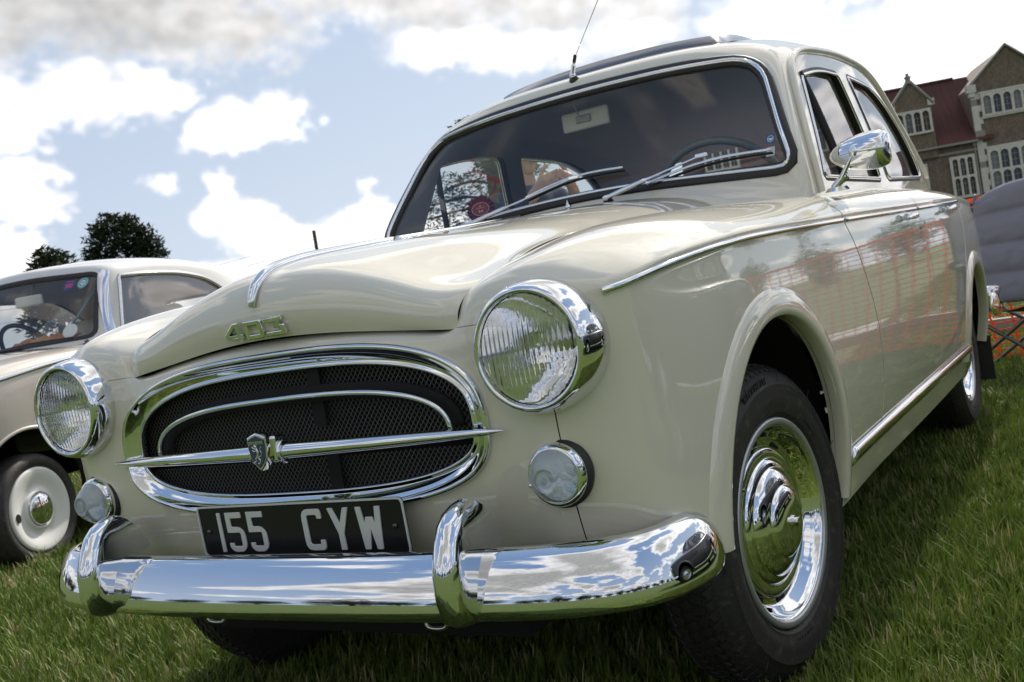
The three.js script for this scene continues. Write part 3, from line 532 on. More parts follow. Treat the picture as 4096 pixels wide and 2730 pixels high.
// ---- grille
const nose = (x, y) => { const g = body.find('xy', [Math.abs(x), y], [19, 5]); const p = body.pos(...g), n = body.normal(...g); if (x < 0) n.x *= -1; return { p: V3(x, p[1], p[2]), n }; };
const grillePts = (a, bu, bl, n = 160, cy = .635, pu = 2.75, pl = 3) => Array.from({ length: n }, (_, i) => { const t = i / n * 2 * Math.PI, c = Math.cos(t), s = Math.sin(t), up = s >= 0, p = up ? pu : pl; return [a * Math.sign(c) * Math.abs(c) ** (2 / p), cy + (up ? bu : -bl) * Math.abs(s) ** (2 / p)]; });
{
  const g = sub(car, 'grille');
  const outline = resample2(grillePts(.452, .158, .126, 400), 220);
  const path = outline.map(([x, y]) => { const q = nose(x, y); return { p: q.p, n: V3(q.n.x * .3, 0, 1).normalize() }; });
  const bead = [[.0135, -.002], [.0145, .004], [.012, .0095], [.0075, .0105], [.004, .008], [0, .0025], [-.008, -.003], [-.016, -.008], [-.019, -.0085], [-.0215, -.005], [-.025, -.0045], [-.0275, -.008], [-.0265, -.014], [-.022, -.022]];
  const sm = (p) => p.map((q, i) => { const a = p[(i + p.length - 1) % p.length].p, b = p[(i + 1) % p.length].p; return { p: q.p.clone().multiplyScalar(.5).addScaledVector(a, .25).addScaledVector(b, .25), n: q.n }; });
  part(g, 'grille_surround', sweep(sm(sm(path)), bead.map(([a, b]) => [-a, b * 1.15]), { closed: true }), M.chrome);
  // expanded metal: staggered zigzag strands; the upper sheets stand a little behind the hoop
  const zig = []; const cw = .0105, chh = .0068, inG = insidePoly(grillePts(.436, .142, .112, 120));
  const add = (x0, y0, x1, y1, z0, z1) => {
    const dx = x1 - x0, dy = y1 - y0, l = Math.hypot(dx, dy), px = -dy / l * .0008, py = dx / l * .0008;
    zig.push(x0 + px, y0 + py, z0, x0 - px, y0 - py, z0 + .0004, x1 - px, y1 - py, z1 + .0004, x0 + px, y0 + py, z0, x1 - px, y1 - py, z1 + .0004, x1 + px, y1 + py, z1);
    zig.push(x0 + px, y0 + py, z0, x1 + px, y1 + py, z1, x1 + px, y1 + py, z1 - .0015, x0 + px, y0 + py, z0, x1 + px, y1 + py, z1 - .0015, x0 + px, y0 + py, z0 - .0015);
  };
  const mz = (x) => .592 - .012 * (x / .44) ** 2;
  for (let r = 0; r < 46; r++) for (let k = -44; k < 44; k++) {
    const y = .500 + r * chh, x = k * cw + (r % 2 ? cw / 2 : 0), q = inG(x + cw / 2, y);
    if (q > -.002 || (y > .590 && y < .606) ) continue;
    add(x, y, x + cw / 2, y + chh, mz(x), mz(x + cw / 2)); add(x + cw, y, x + cw / 2, y + chh, mz(x + cw), mz(x + cw / 2));
  }
  const zg = new THREE.BufferGeometry(); zg.setAttribute('position', new THREE.Float32BufferAttribute(zig, 3)); zg.computeVertexNormals();
  const gm = part(g, 'grille_mesh', zg, M.mesh); gm.userData.kind = 'stuff';
  part(g, 'backing_panel', [extrude(poly(grillePts(.50, .19, .16, 80)), .01).translate(0, 0, .505), box(.03, .12, .004, .085, .716, .600), box(.03, .13, .004, .10, .56, .600)], M.black);
  // chrome hoop standing in front of the mesh
  const hoop = []; for (let i = 0; i <= 60; i++) { const t = Math.PI * i / 60, c = Math.cos(t), s = Math.sin(t); hoop.push(V3(.372 * Math.sign(c) * Math.abs(c) ** (2 / 2.9) + .012, .628 + .089 * Math.abs(s) ** (2 / 2.5), .627 - .016 * (c * c))); }
  part(g, 'grille_hoop', sweep(hoop.map((p) => ({ p, n: V3(0, 0, 1) })), [[-.0055, -.004], [-.005, .003], [0, .0058], [.005, .003], [.0055, -.004]], { closedProfile: true }), M.chrome);
  const band = hoop.map((p) => ({ p: p.clone().add(V3(0, .002, -.02)), n: V3(0, 0, 1) }));
  part(g, 'hoop_frame', sweep(band, [[-.014, 0], [.016, 0], [.016, -.012], [-.014, -.012]], { closedProfile: true }), M.black);
  // the cross bar, tapering to rounded tips
  const bar = []; for (let i = 0; i <= 60; i++) { const t = i / 30 - 1; bar.push({ p: V3(t * .5, .6245 - .004 * t * t, .668 - .043 * t * t), n: V3(0, 0, 1) }); }
  part(g, 'grille_bar', sweep(bar, ellipseProfile(.0155, .016, 16), { closedProfile: true, scale: (t) => Math.max(.05, Math.pow(1 - Math.abs(2 * t - 1) ** 5, .5) * lerp(.62, 1, 1 - Math.abs(2 * t - 1))) }), M.chrome);
  const em = sub(car, 'emblem');
  const sh = (k) => [[-.024, .026], [-.012, .031], [0, .0345], [.012, .031], [.024, .026], [.0245, .006], [.021, -.012], [.012, -.026], [0, -.0365], [-.012, -.026], [-.021, -.012], [-.0245, .006]].map(([a, b]) => [a * k, b * k]);
  const at = V3(.012, .632, .684), put = (geo_, dz) => geo_.translate(at.x, at.y, at.z + dz);
  part(em, 'shield', put(extrude(poly(sh(1)), .020, .003, 3), -.004), M.chrome);
  part(em, 'enamel', put(extrude(poly(sh(.84)), .002, .0005), .0155), M.enamelBlue);
  part(em, 'clasp', [box(.016, .05, .03, .036, .632, .672, .006).rotateZ(0), new THREE.TorusGeometry(.019, .004, 8, 24).rotateY(Math.PI / 2).translate(.048, .6245, .667), new THREE.TorusGeometry(.019, .004, 8, 24).rotateY(Math.PI / 2).translate(-.022, .6245, .667)], M.chrome);
  const font = await new FontLoader().loadAsync('fonts/droid/droid_serif_bold.typeface.json');
  const word = new TextGeometry('peugeot', { font, size: .0066, depth: .0012, curveSegments: 3 }); word.computeBoundingBox(); word.translate(-word.boundingBox.max.x / 2, .0145, 0);
  part(em, 'lettering', put(word, .0172), M.chrome);
  // the rampant lion as a small relief of limbs
  const L = (pts, r) => capTube(pts.map(([x, y]) => [x, y, 0]), r, 6, 6);
  const lion = [L([[-.002, .006], [.001, -.001], [-.001, -.010]], .0030), L([[-.002, .009], [-.004, .0105]], .0032), L([[-.003, .005], [-.009, .007], [-.011, .0095]], .0013), L([[-.002, .002], [-.008, .001], [-.011, .003]], .0013), L([[-.001, -.010], [-.006, -.013], [-.006, -.018], [-.010, -.019]], .0016), L([[0, -.011], [.004, -.015], [.003, -.021], [-.001, -.022]], .0016), L([[.001, -.009], [.008, -.008], [.010, -.001], [.007, .004], [.011, .008]], .0011)];
  part(em, 'lion_relief', put(merge(lion).scale(1, 1, .6), .0175), M.dullChrome);
}
// ---- number plate
{
  const P = sub(car, 'number_plate');
  const place = (g) => g.rotateX(.035).translate(.026, .473, .649);
  const rr = (w, h, r) => poly(roundPoly([[-w / 2, -h / 2], [w / 2, -h / 2], [w / 2, h / 2], [-w / 2, h / 2]], r, 5));
  part(P, 'plate', place(extrude(rr(.521, .1035, .012), .0022, .0004).translate(0, 0, -.0022)), M.plateBlack);
  const rim = new THREE.Shape(roundPoly([[-.2605, -.0517], [.2605, -.0517], [.2605, .0517], [-.2605, .0517]], .012, 5).map((p) => new THREE.Vector2(...p)));
  rim.holes.push(new THREE.Path(roundPoly([[-.2568, -.048], [.2568, -.048], [.2568, .048], [-.2568, .048]], .009, 5).map((p) => new THREE.Vector2(...p))));
  part(P, 'rim', place(extrude(rim, .0035, .0006).translate(0, 0, -.0002)), M.plateSilver);
  const s = .0115, h = .079;
  const C = (pts, r) => roundPoly(pts, r, 4);
  const five = poly(C([[0, h], [.043, h], [.043, h - s], [s + .001, h - s], [s + .001, .050], [.034, .050], [.0465, .0385], [.0465, .010], [.036, 0], [.010, 0], [0, .009], [0, .018], [s, .018], [s, s], [.0345, s], [.0345, .0385], [0, .0385]], [.001, .001, .001, .003, .003, .014, .008, .014, .008, .008, .006, .001, .002, .003, .004, .004, .002]));
  const one = poly(C([[0, 0], [.0095, 0], [.0095, h], [0, h]], .001));
  const cee = poly(C([[0, 0], [.049, 0], [.049, .020], [.0375, .020], [.0375, s], [s + .001, s], [s + .001, h - s], [.0375, h - s], [.0375, h - .019], [.049, h - .019], [.049, h], [0, h]], [.018, .016, .002, .002, .004, .006, .006, .006, .002, .002, .018, .018]));
  const wye = poly(C([[.0185, 0], [.0315, 0], [.0315, .030], [.050, h], [.0375, h], [.025, .050], [.0125, h], [0, h], [.0185, .030]], .0015));
  const dub = poly(C([[.008, 0], [.021, 0], [.0285, .038], [.036, 0], [.049, 0], [.057, h], [.0445, h], [.0405, .048], [.0365, .060], [.0205, .060], [.0165, .048], [.0125, h], [0, h]], [.002, .002, .003, .002, .002, .001, .001, .004, .002, .002, .004, .001, .001]));
  for (const [shape, x] of [[one, -.207], [five, -.184], [five, -.126], [cee, .017], [wye, .083], [dub, .150]]) part(P, 'character', place(extrude(shape, .0030, .0008).translate(x, -.0415, -.0002)), M.plateSilver);
  for (const x of [-.236, .234]) part(P, 'bolt', place(new THREE.SphereGeometry(.0055, 12, 8).scale(1, 1, .7).translate(x, 0, .001)), M.blackGloss);
}
// ---- head lamps
{
  const q = (g) => g.rotateX(Math.PI / 2); // lathe axis y -> z
  for (const sx of [1, -1]) {
    const h = sub(car, 'headlamp'); h.position.set(LAMP.x * sx, LAMP.y, LAMP.z);
    part(h, 'rim', q(lathe([[.104, -.05], [.1085, -.036], [.1095, -.018], [.1095, -.004], [.1085, .010], [.1055, .024], [.1015, .0375], [.0965, .0425], [.093, .0425], [.0905, .040], [.0900, .034], [.0905, .020]], 96)), M.chrome);
    part(h, 'reflector', q(lathe(Array.from({ length: 20 }, (_, i) => { const r = .004 + .0855 * i / 19; return [r, -.055 + r * r * 10.8]; }), 64)), M.reflector);
    part(h, 'bulb', [new THREE.SphereGeometry(.011, 16, 12).translate(0, 0, -.02), q(new THREE.CylinderGeometry(.008, .010, .03, 16)).translate(0, 0, -.04)], M.dullChrome);
    // lens: smooth outside, upright flutes inside
    const R = .0905, n = 90, pos = [], idx = [];
    const dome = (x, y) => .034 + .013 * Math.sqrt(Math.max(0, 1 - (x * x + y * y) / (R * R) * .9)) - .0054;
    const flute = (x, y) => { const lower = y < -.012; const w = .0095; const s = Math.abs(Math.sin(Math.PI * x / w)); let d = .0022 * s; if (lower && y > -.062) d += .0012 * Math.abs(Math.sin(Math.PI * y / .012)); return d; };
    const ring = 40, seg = 120;
    for (const side of [0, 1]) for (let i = 0; i <= ring; i++) for (let j = 0; j < seg; j++) { const r = R * i / ring, t = j / seg * 2 * Math.PI, x = r * Math.cos(t), y = r * Math.sin(t); pos.push(x, y, side ? dome(x, y) - .0045 - flute(x, y) * smooth(R - r, 0, .006) : dome(x, y)); }
    const id = (s, i, j) => s * (ring + 1) * seg + i * seg + (j % seg);
    for (let i = 0; i < ring; i++) for (let j = 0; j < seg; j++) { idx.push(id(0, i, j), id(0, i + 1, j), id(0, i + 1, j + 1), id(0, i, j), id(0, i + 1, j + 1), id(0, i, j + 1)); idx.push(id(1, i, j), id(1, i + 1, j + 1), id(1, i + 1, j), id(1, i, j), id(1, i, j + 1), id(1, i + 1, j + 1)); }
    for (let j = 0; j < seg; j++) idx.push(id(0, ring, j), id(1, ring, j), id(1, ring, j + 1), id(0, ring, j), id(1, ring, j + 1), id(0, ring, j + 1));
    const lg = new THREE.BufferGeometry(); lg.setAttribute('position', new THREE.Float32BufferAttribute(pos, 3)); lg.setIndex(idx); lg.computeVertexNormals();
    part(h, 'lens', lg, M.lens);
    for (const [a, b] of [[-.030, .099], [.03, -.099]]) part(h, 'screw', new THREE.SphereGeometry(.0042, 10, 8).translate(a, b, .022), M.dullChrome);
    // indicator lamp below
    const k = sub(car, 'indicator_lamp'); k.position.set(IND.x * sx, IND.y, IND.z);
    part(k, 'rubber_base', q(lathe([[.05, -.02], [.0575, -.004], [.058, .004], [.0565, .009], [.052, .011]], 64)), M.rubber);
    part(k, 'rim', q(lathe([[.052, .008], [.0535, .013], [.0525, .020], [.0485, .026], [.0445, .028], [.043, .027]], 64)), M.chrome);
    part(k, 'reflector', q(lathe([[.002, .008], [.02, .010], [.042, .018]], 40)), M.reflector);
    const prof = [[.0432, .024], [.0428, .029], [.0385, .040], [.0305, .0505], [.0225, .0565], [.0215, .060], [.0175, .0610], [.0165, .0580], [.0115, .0585], [.0108, .0605], [.0002, .0605]];
    const lensG = q(lathe(prof, 90)); // fine pyramids over the cone
    { const p = lensG.attributes.position; for (let i = 0; i < p.count; i++) { } }
    part(k, 'lens', lensG, M.indicatorLens);
    part(k, 'bulb', new THREE.SphereGeometry(.009, 12, 10).translate(0, 0, .03), M.dullChrome);
    for (const a of [.28, Math.PI + .28]) part(k, 'screw', new THREE.SphereGeometry(.0045, 10, 8).translate(Math.cos(a) * .0495 * 1, Math.sin(a) * .0495, .024), M.chrome);
  }
}
// ---- bumper with two overriders
const bumperAt = (() => {
  const plan = curve([[-.752, .40, 0], [-.770, .47, 0], [-.767, .54, 0], [-.733, .625, 0], [-.64, .690, 0], [-.42, .730, 0], [0, .745, 0], [.42, .730, 0], [.64, .690, 0], [.733, .625, 0], [.767, .54, 0], [.770, .47, 0], [.752, .40, 0]]);
  const N = 160, P = plan.getSpacedPoints(N);
  return P.map((p, i) => { const a = P[Math.max(0, i - 1)], b = P[Math.min(N, i + 1)], t = b.clone().sub(a).normalize(); return { p: V3(p.x, .385, p.y), n: V3(-t.y, 0, t.x) }; });
})();
{
  const prof = [[.054, -.046], [.056, -.036], [.052, -.024], [.042, -.013], [.026, -.003], [.008, .005], [-.012, .011], [-.030, .0142], [-.042, .0135], [-.051, .007], [-.055, -.006], [-.055, -.024]];
  const path = bumperAt.map((q) => ({ p: q.p.clone(), n: V3(q.n.x, 0, q.n.z) })), front = path.map((q) => { if (q.n.z < 0 && Math.abs(q.p.x) < .5) q.n.multiplyScalar(-1); return q; });
  const N = front.length - 1;
  // the ends close in a rounded nose
  const g = sweep(front, prof, { scale: (t, i) => { const e = Math.min(i, N - i) / 9; return e < 1 ? Math.sqrt(Math.max(.02, 1 - (1 - e) ** 2)) * .9 + .1 : 1; } });
  part(car, 'front_bumper', g, M.chrome);
  for (const sx of [1, -1]) {
    // horizontal slices of the horn: [y, front, half width, back edge]
    const sl = [[.331, .735, .006, .70], [.334, .762, .018, .69], [.346, .783, .0245, .69], [.380, .793, .0265, .69], [.42, .792, .0265, .69], [.437, .788, .0262, .655], [.446, .785, .026, .632], [.47, .776, .025, .645], [.495, .762, .0235, .660], [.511, .745, .0205, .674], [.521, .724, .0145, .684], [.526, .702, .004, .694]];
    const K = 26, pos = [], idx = [];
    sl.forEach(([y, zf, w, zb]) => { const d = Math.min(.042, zf - zb); for (let j = 0; j <= K; j++) { const side = j < 4 || j > K - 4, q = clamp((j - 4) / (K - 8)), t = Math.PI * q; if (j < 4) pos.push((.443 + w * (1.12 - .12 * j / 4)) * sx * 1 + 0, y, lerp(zb, zf - d, j / 4)); else if (j > K - 4) pos.push((.443 - w * (1.12 - .12 * (K - j) / 4)) * sx, y, lerp(zb, zf - d, (K - j) / 4)); else pos.push((.443 + Math.cos(t) * w) * sx, y, zf - d + d * Math.pow(Math.sin(t), .72)); } });
    for (let i = 0; i < sl.length - 1; i++) for (let j = 0; j < K; j++) { const a = i * (K + 1) + j; if (sx > 0) idx.push(a, a + K + 1, a + 1, a + 1, a + K + 1, a + K + 2); else idx.push(a, a + 1, a + K + 1, a + 1, a + K + 2, a + K + 1); }
    const og = new THREE.BufferGeometry(); og.setAttribute('position', new THREE.Float32BufferAttribute(pos, 3)); og.setIndex(idx); og.computeVertexNormals();
    part(car, 'overrider', og, M.chrome);
  }
  part(car, 'tow_eye', tube([[.325, .335, .69], [.325, .309, .69], [.365, .309, .69], [.365, .335, .69]], .0042, 20, 6), M.dullChrome);
  part(car, 'tow_eye', tube([[-.21, .335, .69], [-.21, .309, .69], [-.165, .309, .69], [-.165, .335, .69]], .0042, 20, 6), M.dullChrome);
  // rear bumper, seen as a tip behind the rear wing
  const rb = curve([[-.80, .44, -3.05], [-.81, .44, -3.3], [-.76, .44, -3.62], [-.5, .44, -3.82], [0, .44, -3.86], [.5, .44, -3.82], [.76, .44, -3.62], [.81, .44, -3.3], [.80, .44, -3.05]]);
  const rp = rb.getSpacedPoints(100).map((p, i) => { const t = rb.getTangentAt(i / 100); return { p, n: V3(t.z, 0, -t.x).multiplyScalar(-1) }; });
  part(car, 'rear_bumper', sweep(rp, ellipseProfile(.055, .014, 16), { closedProfile: true, scale: (t) => Math.min(1, .15 + Math.sqrt(Math.min(t, 1 - t) * 30)) }), M.chrome);
}
// ---- wheels
const CREAM = M.paint;
{
  const w = (g) => g.rotateZ(-Math.PI / 2); // lathe axis y -> +x (outwards)
  const tyreProfile = [[.200, -.150], [.21, -.152], [.245, -.160], [.275, -.158], [.300, -.146], [.316, -.128], [.3225, -.112], [.3238, -.095], [.324, -.0725], [.3238, -.05], [.3225, -.033], [.318, -.019], [.3145, -.014], [.313, -.0115], [.3095, -.0105], [.307, -.005], [.296, .0035], [.2845, .0085], [.2835, .0115], [.2795, .0125], [.277, .0105], [.270, .0125], [.2685, .0105], [.255, .0125], [.240, .0105], [.2265, .005], [.2245, .0065], [.222, .004], [.216, -.003], [.212, -.009], [.204, -.016]];
  const tyreG = w(lathe(tyreProfile, 128));
  // tread: four zigzag ribs of small blocks
  const blocks = []; const nb = 84;
  for (let i = 0; i < nb; i++) for (const [x, off, sl, wd] of [[-.024, 0, .5, .020], [-.0475, .5, -.5, .018], [-.0725, 0, .5, .018], [-.0975, .5, -.5, .018], [-.121, 0, .5, .020]]) {
    const edge = x > -.03 || x < -.115, a = (i + off) / nb * 2 * Math.PI, g = new THREE.BoxGeometry(wd, .008, .0175), r = edge ? .3165 : .3235; g.rotateY(sl); if (edge) g.rotateZ(x > -.03 ? -.62 : .62); g.translate(x, r, 0); g.rotateX(a); blocks.push(g);
    if (edge) { const h = new THREE.BoxGeometry(.017, .006, .004).rotateZ(x > -.03 ? -.8 : .8).translate(x > -.03 ? -.0145 : -.131, .3125, 0).rotateX(a + Math.PI / nb); blocks.push(h); }
  }
  const tread = merge(blocks);
  const font = await new FontLoader().loadAsync('fonts/droid/droid_sans_bold.typeface.json');
  const letters = [];
  const ringText = (str, size, r, a0, out, depth = .0016, track = 1.06) => {
    let a = a0; for (const ch of str) { const g = new TextGeometry(ch, { font, size, depth, curveSegments: 2 }); g.computeBoundingBox(); const adv = ch === ' ' ? size * .5 : (g.boundingBox.max.x + size * .12) * track; if (ch !== ' ') { g.translate(-(g.boundingBox.max.x) / 2, 0, 0); g.rotateY(Math.PI / 2); g.translate(out, r, 0); g.rotateX(a + adv / 2 / r); letters.push(prep(g)); } a += adv / r; }
  };
  ringText('MICHELIN', .0150, .2865, .02, .0072); ringText('XZX', .0150, .2865, .72, .0072); ringText('TUBELESS', .0115, .2875, 1.35, .0070);
  ringText('155 SR 15', .0115, .2335, 2.95, .0088); ringText('E', .009, .2430, .0, .0105); ringText('RADIAL X', .0085, .2345, -.95, .009); ringText('RADIAL X', .0115, .2875, 4.1, .0070);
  const lettersG = merge(letters);
  const ribs = []; for (let i = 0; i < 12; i++) ribs.push(new THREE.BoxGeometry(.0012, .026, .0012).translate(.0075, .2975, 0).rotateX(i / 12 * 2 * Math.PI + .35));
  const rimG = w(lathe([[.197, -.006], [.1985, .000], [.202, .0025], [.208, .0035], [.2125, .002], [.2145, -.003], [.213, -.010], [.205, -.018]], 96));
  const dishG = w(lathe([[.199, -.002], [.1955, -.003], [.1925, -.008], [.190, -.016], [.1865, -.0185], [.1845, -.0235], [.181, -.0255], [.179, -.031], [.1755, -.033], [.173, -.039], [.166, -.042], [.150, -.043], [.12, -.043]], 96));
  const capG = w(lathe([[.1555, -.0425], [.1560, -.036], [.1545, -.030], [.1500, -.0262], [.1420, -.0250], [.1350, -.0262], [.1315, -.0272], [.1290, -.0255], [.1250, -.0215], [.1180, -.0185], [.1125, -.0180], [.1100, -.0165], [.1065, -.0125], [.0980, -.0070], [.0880, -.0020], [.0790, .0012], [.0745, .0018], [.0725, .0035], [.0680, .0085], [.0580, .0135], [.0430, .0168], [.0250, .0182], [.0005, .0185]], 96));
  const nutG = merge([w(new THREE.CylinderGeometry(.0125, .0125, .005, 24)).translate(.020, 0, 0), w(new THREE.CylinderGeometry(.0095, .0095, .010, 6)).translate(.026, 0, 0)]);
  const slots = []; for (let i = 0; i < 10; i++) slots.push(new THREE.BoxGeometry(.004, .011, .028).translate(-.0405, .1635, 0).rotateX(i / 10 * 2 * Math.PI + .05));
  const valveG = w(new THREE.CylinderGeometry(.0035, .0045, .028, 10)).translate(-.022, .170, 0).rotateX(.95);
  const valveCap = w(new THREE.CylinderGeometry(.0075, .0075, .004, 14)).translate(-.032, .170, 0).rotateX(.95);
  for (const [sx, z, st, xf] of [[1, 0, -.113, .737], [-1, 0, -.113, .737], [1, -2.66, 0, .722], [-1, -2.66, 0, .722]]) {
    const q = sub(car, 'wheel'); q.position.set(sx * xf, .290, z); q.rotation.set(0, st + (sx < 0 ? Math.PI : 0), 0);
    part(q, 'tyre', tyreG, M.tyre); part(q, 'tread', tread, M.tyre); part(q, 'lettering', lettersG, M.tyre).userData.kind = 'stuff'; part(q, 'sidewall_ribs', merge(ribs), M.tyre).userData.kind = 'stuff';
    q.children[1].userData.kind = 'stuff';
    part(q, 'rim', rimG, M.silver); part(q, 'rim_dish', dishG, M.chrome); part(q, 'hubcap', capG, M.chrome); part(q, 'hub_nut', nutG, M.chrome);
    for (const s of slots) part(q, 'vent_slot', s, M.black);
    part(q, 'valve', [prep(valveG), prep(valveCap)], M.dullChrome);
  }
  // wheel boxes, floor and a dark underside
  for (const [z, r] of [[.045, .395], [-2.66, .40]]) for (const sx of [1, -1]) part(car, 'wheel_box', new THREE.CylinderGeometry(r, r, .52, 40, 1, true, .1, Math.PI - .2).rotateZ(Math.PI / 2).translate(sx * .50, .33, z), M.black);
  part(car, 'underbody', [box(1.44, .06, 2.0, 0, .24, -1.33), box(.80, .10, 4.0, 0, .27, -1.5), box(1.0, .3, .5, 0, .5, .05), box(.9, .05, .5, 0, .33, .35), box(1.3, .25, .8, 0, .42, -3.2)], M.black);
  part(car, 'front_axle', [capTube([[-.55, .25, 0], [.55, .25, 0]], .03, 4, 10), box(.8, .05, .12, 0, .19, .12, .01)], M.black);
  for (const sx of [1, -1]) part(car, 'mud_flap', box(.16, .20, .006, sx * .70, .215, -3.03, .002), M.rubber);
}
// ---- windscreen seal and bright insert
{
  const loop = []; let g = [8.6, 2.0]; for (const [x, y] of screenLine.filter((_, i) => i % 2 === 0)) { g = house.find('xy', [Math.abs(x), y], [Math.min(Math.max(g[0], 8), 11), g[1]]); const p = house.pos(...g), n = house.normal(...g); if (x < 0) n.x *= -1; loop.push({ p: V3(x, p[1], p[2]), n }); }
  part(car, 'windscreen_seal', sweep(loop, [[.010, -.003], [.009, .004], [.004, .0075], [-.006, .0085], [-.016, .006], [-.024, .001], [-.028, -.008], [-.020, -.012], [.004, -.010]].map(([a, b]) => [-a, b]), { closed: true, closedProfile: true }), M.rubber);
  part(car, 'windscreen_trim', sweep(loop, [[-.0085, .007], [-.0095, .0105], [-.014, .0125], [-.0185, .0095], [-.0195, .005]].map(([a, b]) => [-a, b]), { closed: true }), M.chrome);
  const winSeal = (line, guess) => { let q = guess; const L = line.map(([z, y]) => { q = house.find('zy', [z, y], q); return { p: V3(...house.pos(...q)), n: house.normal(...q) }; }); return L; };
  for (const [line, guess] of [[winFront, [6.6, 2]], [winRear, [5, 2]]]) {
    const L = winSeal(line, guess);
    for (const m of both(sweep(L, [[.013, -.001], [.0125, .004], [.008, .0055], [.003, .003], [.002, -.003]], { closed: true }))) part(car, 'window_frame', m, M.chrome);
    for (const m of both(sweep(L, [[.003, .001], [-.004, .001], [-.017, -.006], [-.018, -.018]], { closed: true }))) part(car, 'window_seal', m, M.rubber);
  }
  const q = house.trace('zy', Array.from({ length: 20 }, (_, i) => [lerp(-.998, -1.10, i / 19), lerp(1.335, 1.01, i / 19)]), [6.8, 4]);
  for (const m of both(sweep(shift(q, -.004), ellipseProfile(.009, .012, 8), { closedProfile: true }))) part(car, 'quarter_light_bar', m, M.rubber);
  // drip rail
  const rail = house.trace('zy', resample([[-.742, .972], [-.757, 1.08], [-.812, 1.19], [-.872, 1.28], [-.935, 1.345], [-1.05, 1.398], [-1.3, 1.428], [-1.6, 1.441], [-1.95, 1.432], [-2.2, 1.388], [-2.4, 1.295], [-2.55, 1.175], [-2.665, 1.04]].map(([z, y]) => V3(z, y, 0)), 110).map((v) => [v.x, v.y]), [7.2, 1]);
  for (const m of both(sweep(shift(rail, .004), [[-.009, -.006], [-.009, .004], [-.006, .011], [0, .013], [.006, .011], [.009, .004], [.009, -.006]].map(([a, b]) => [-a, b]), { closedProfile: true }))) part(car, 'drip_rail', m, M.paint);
}
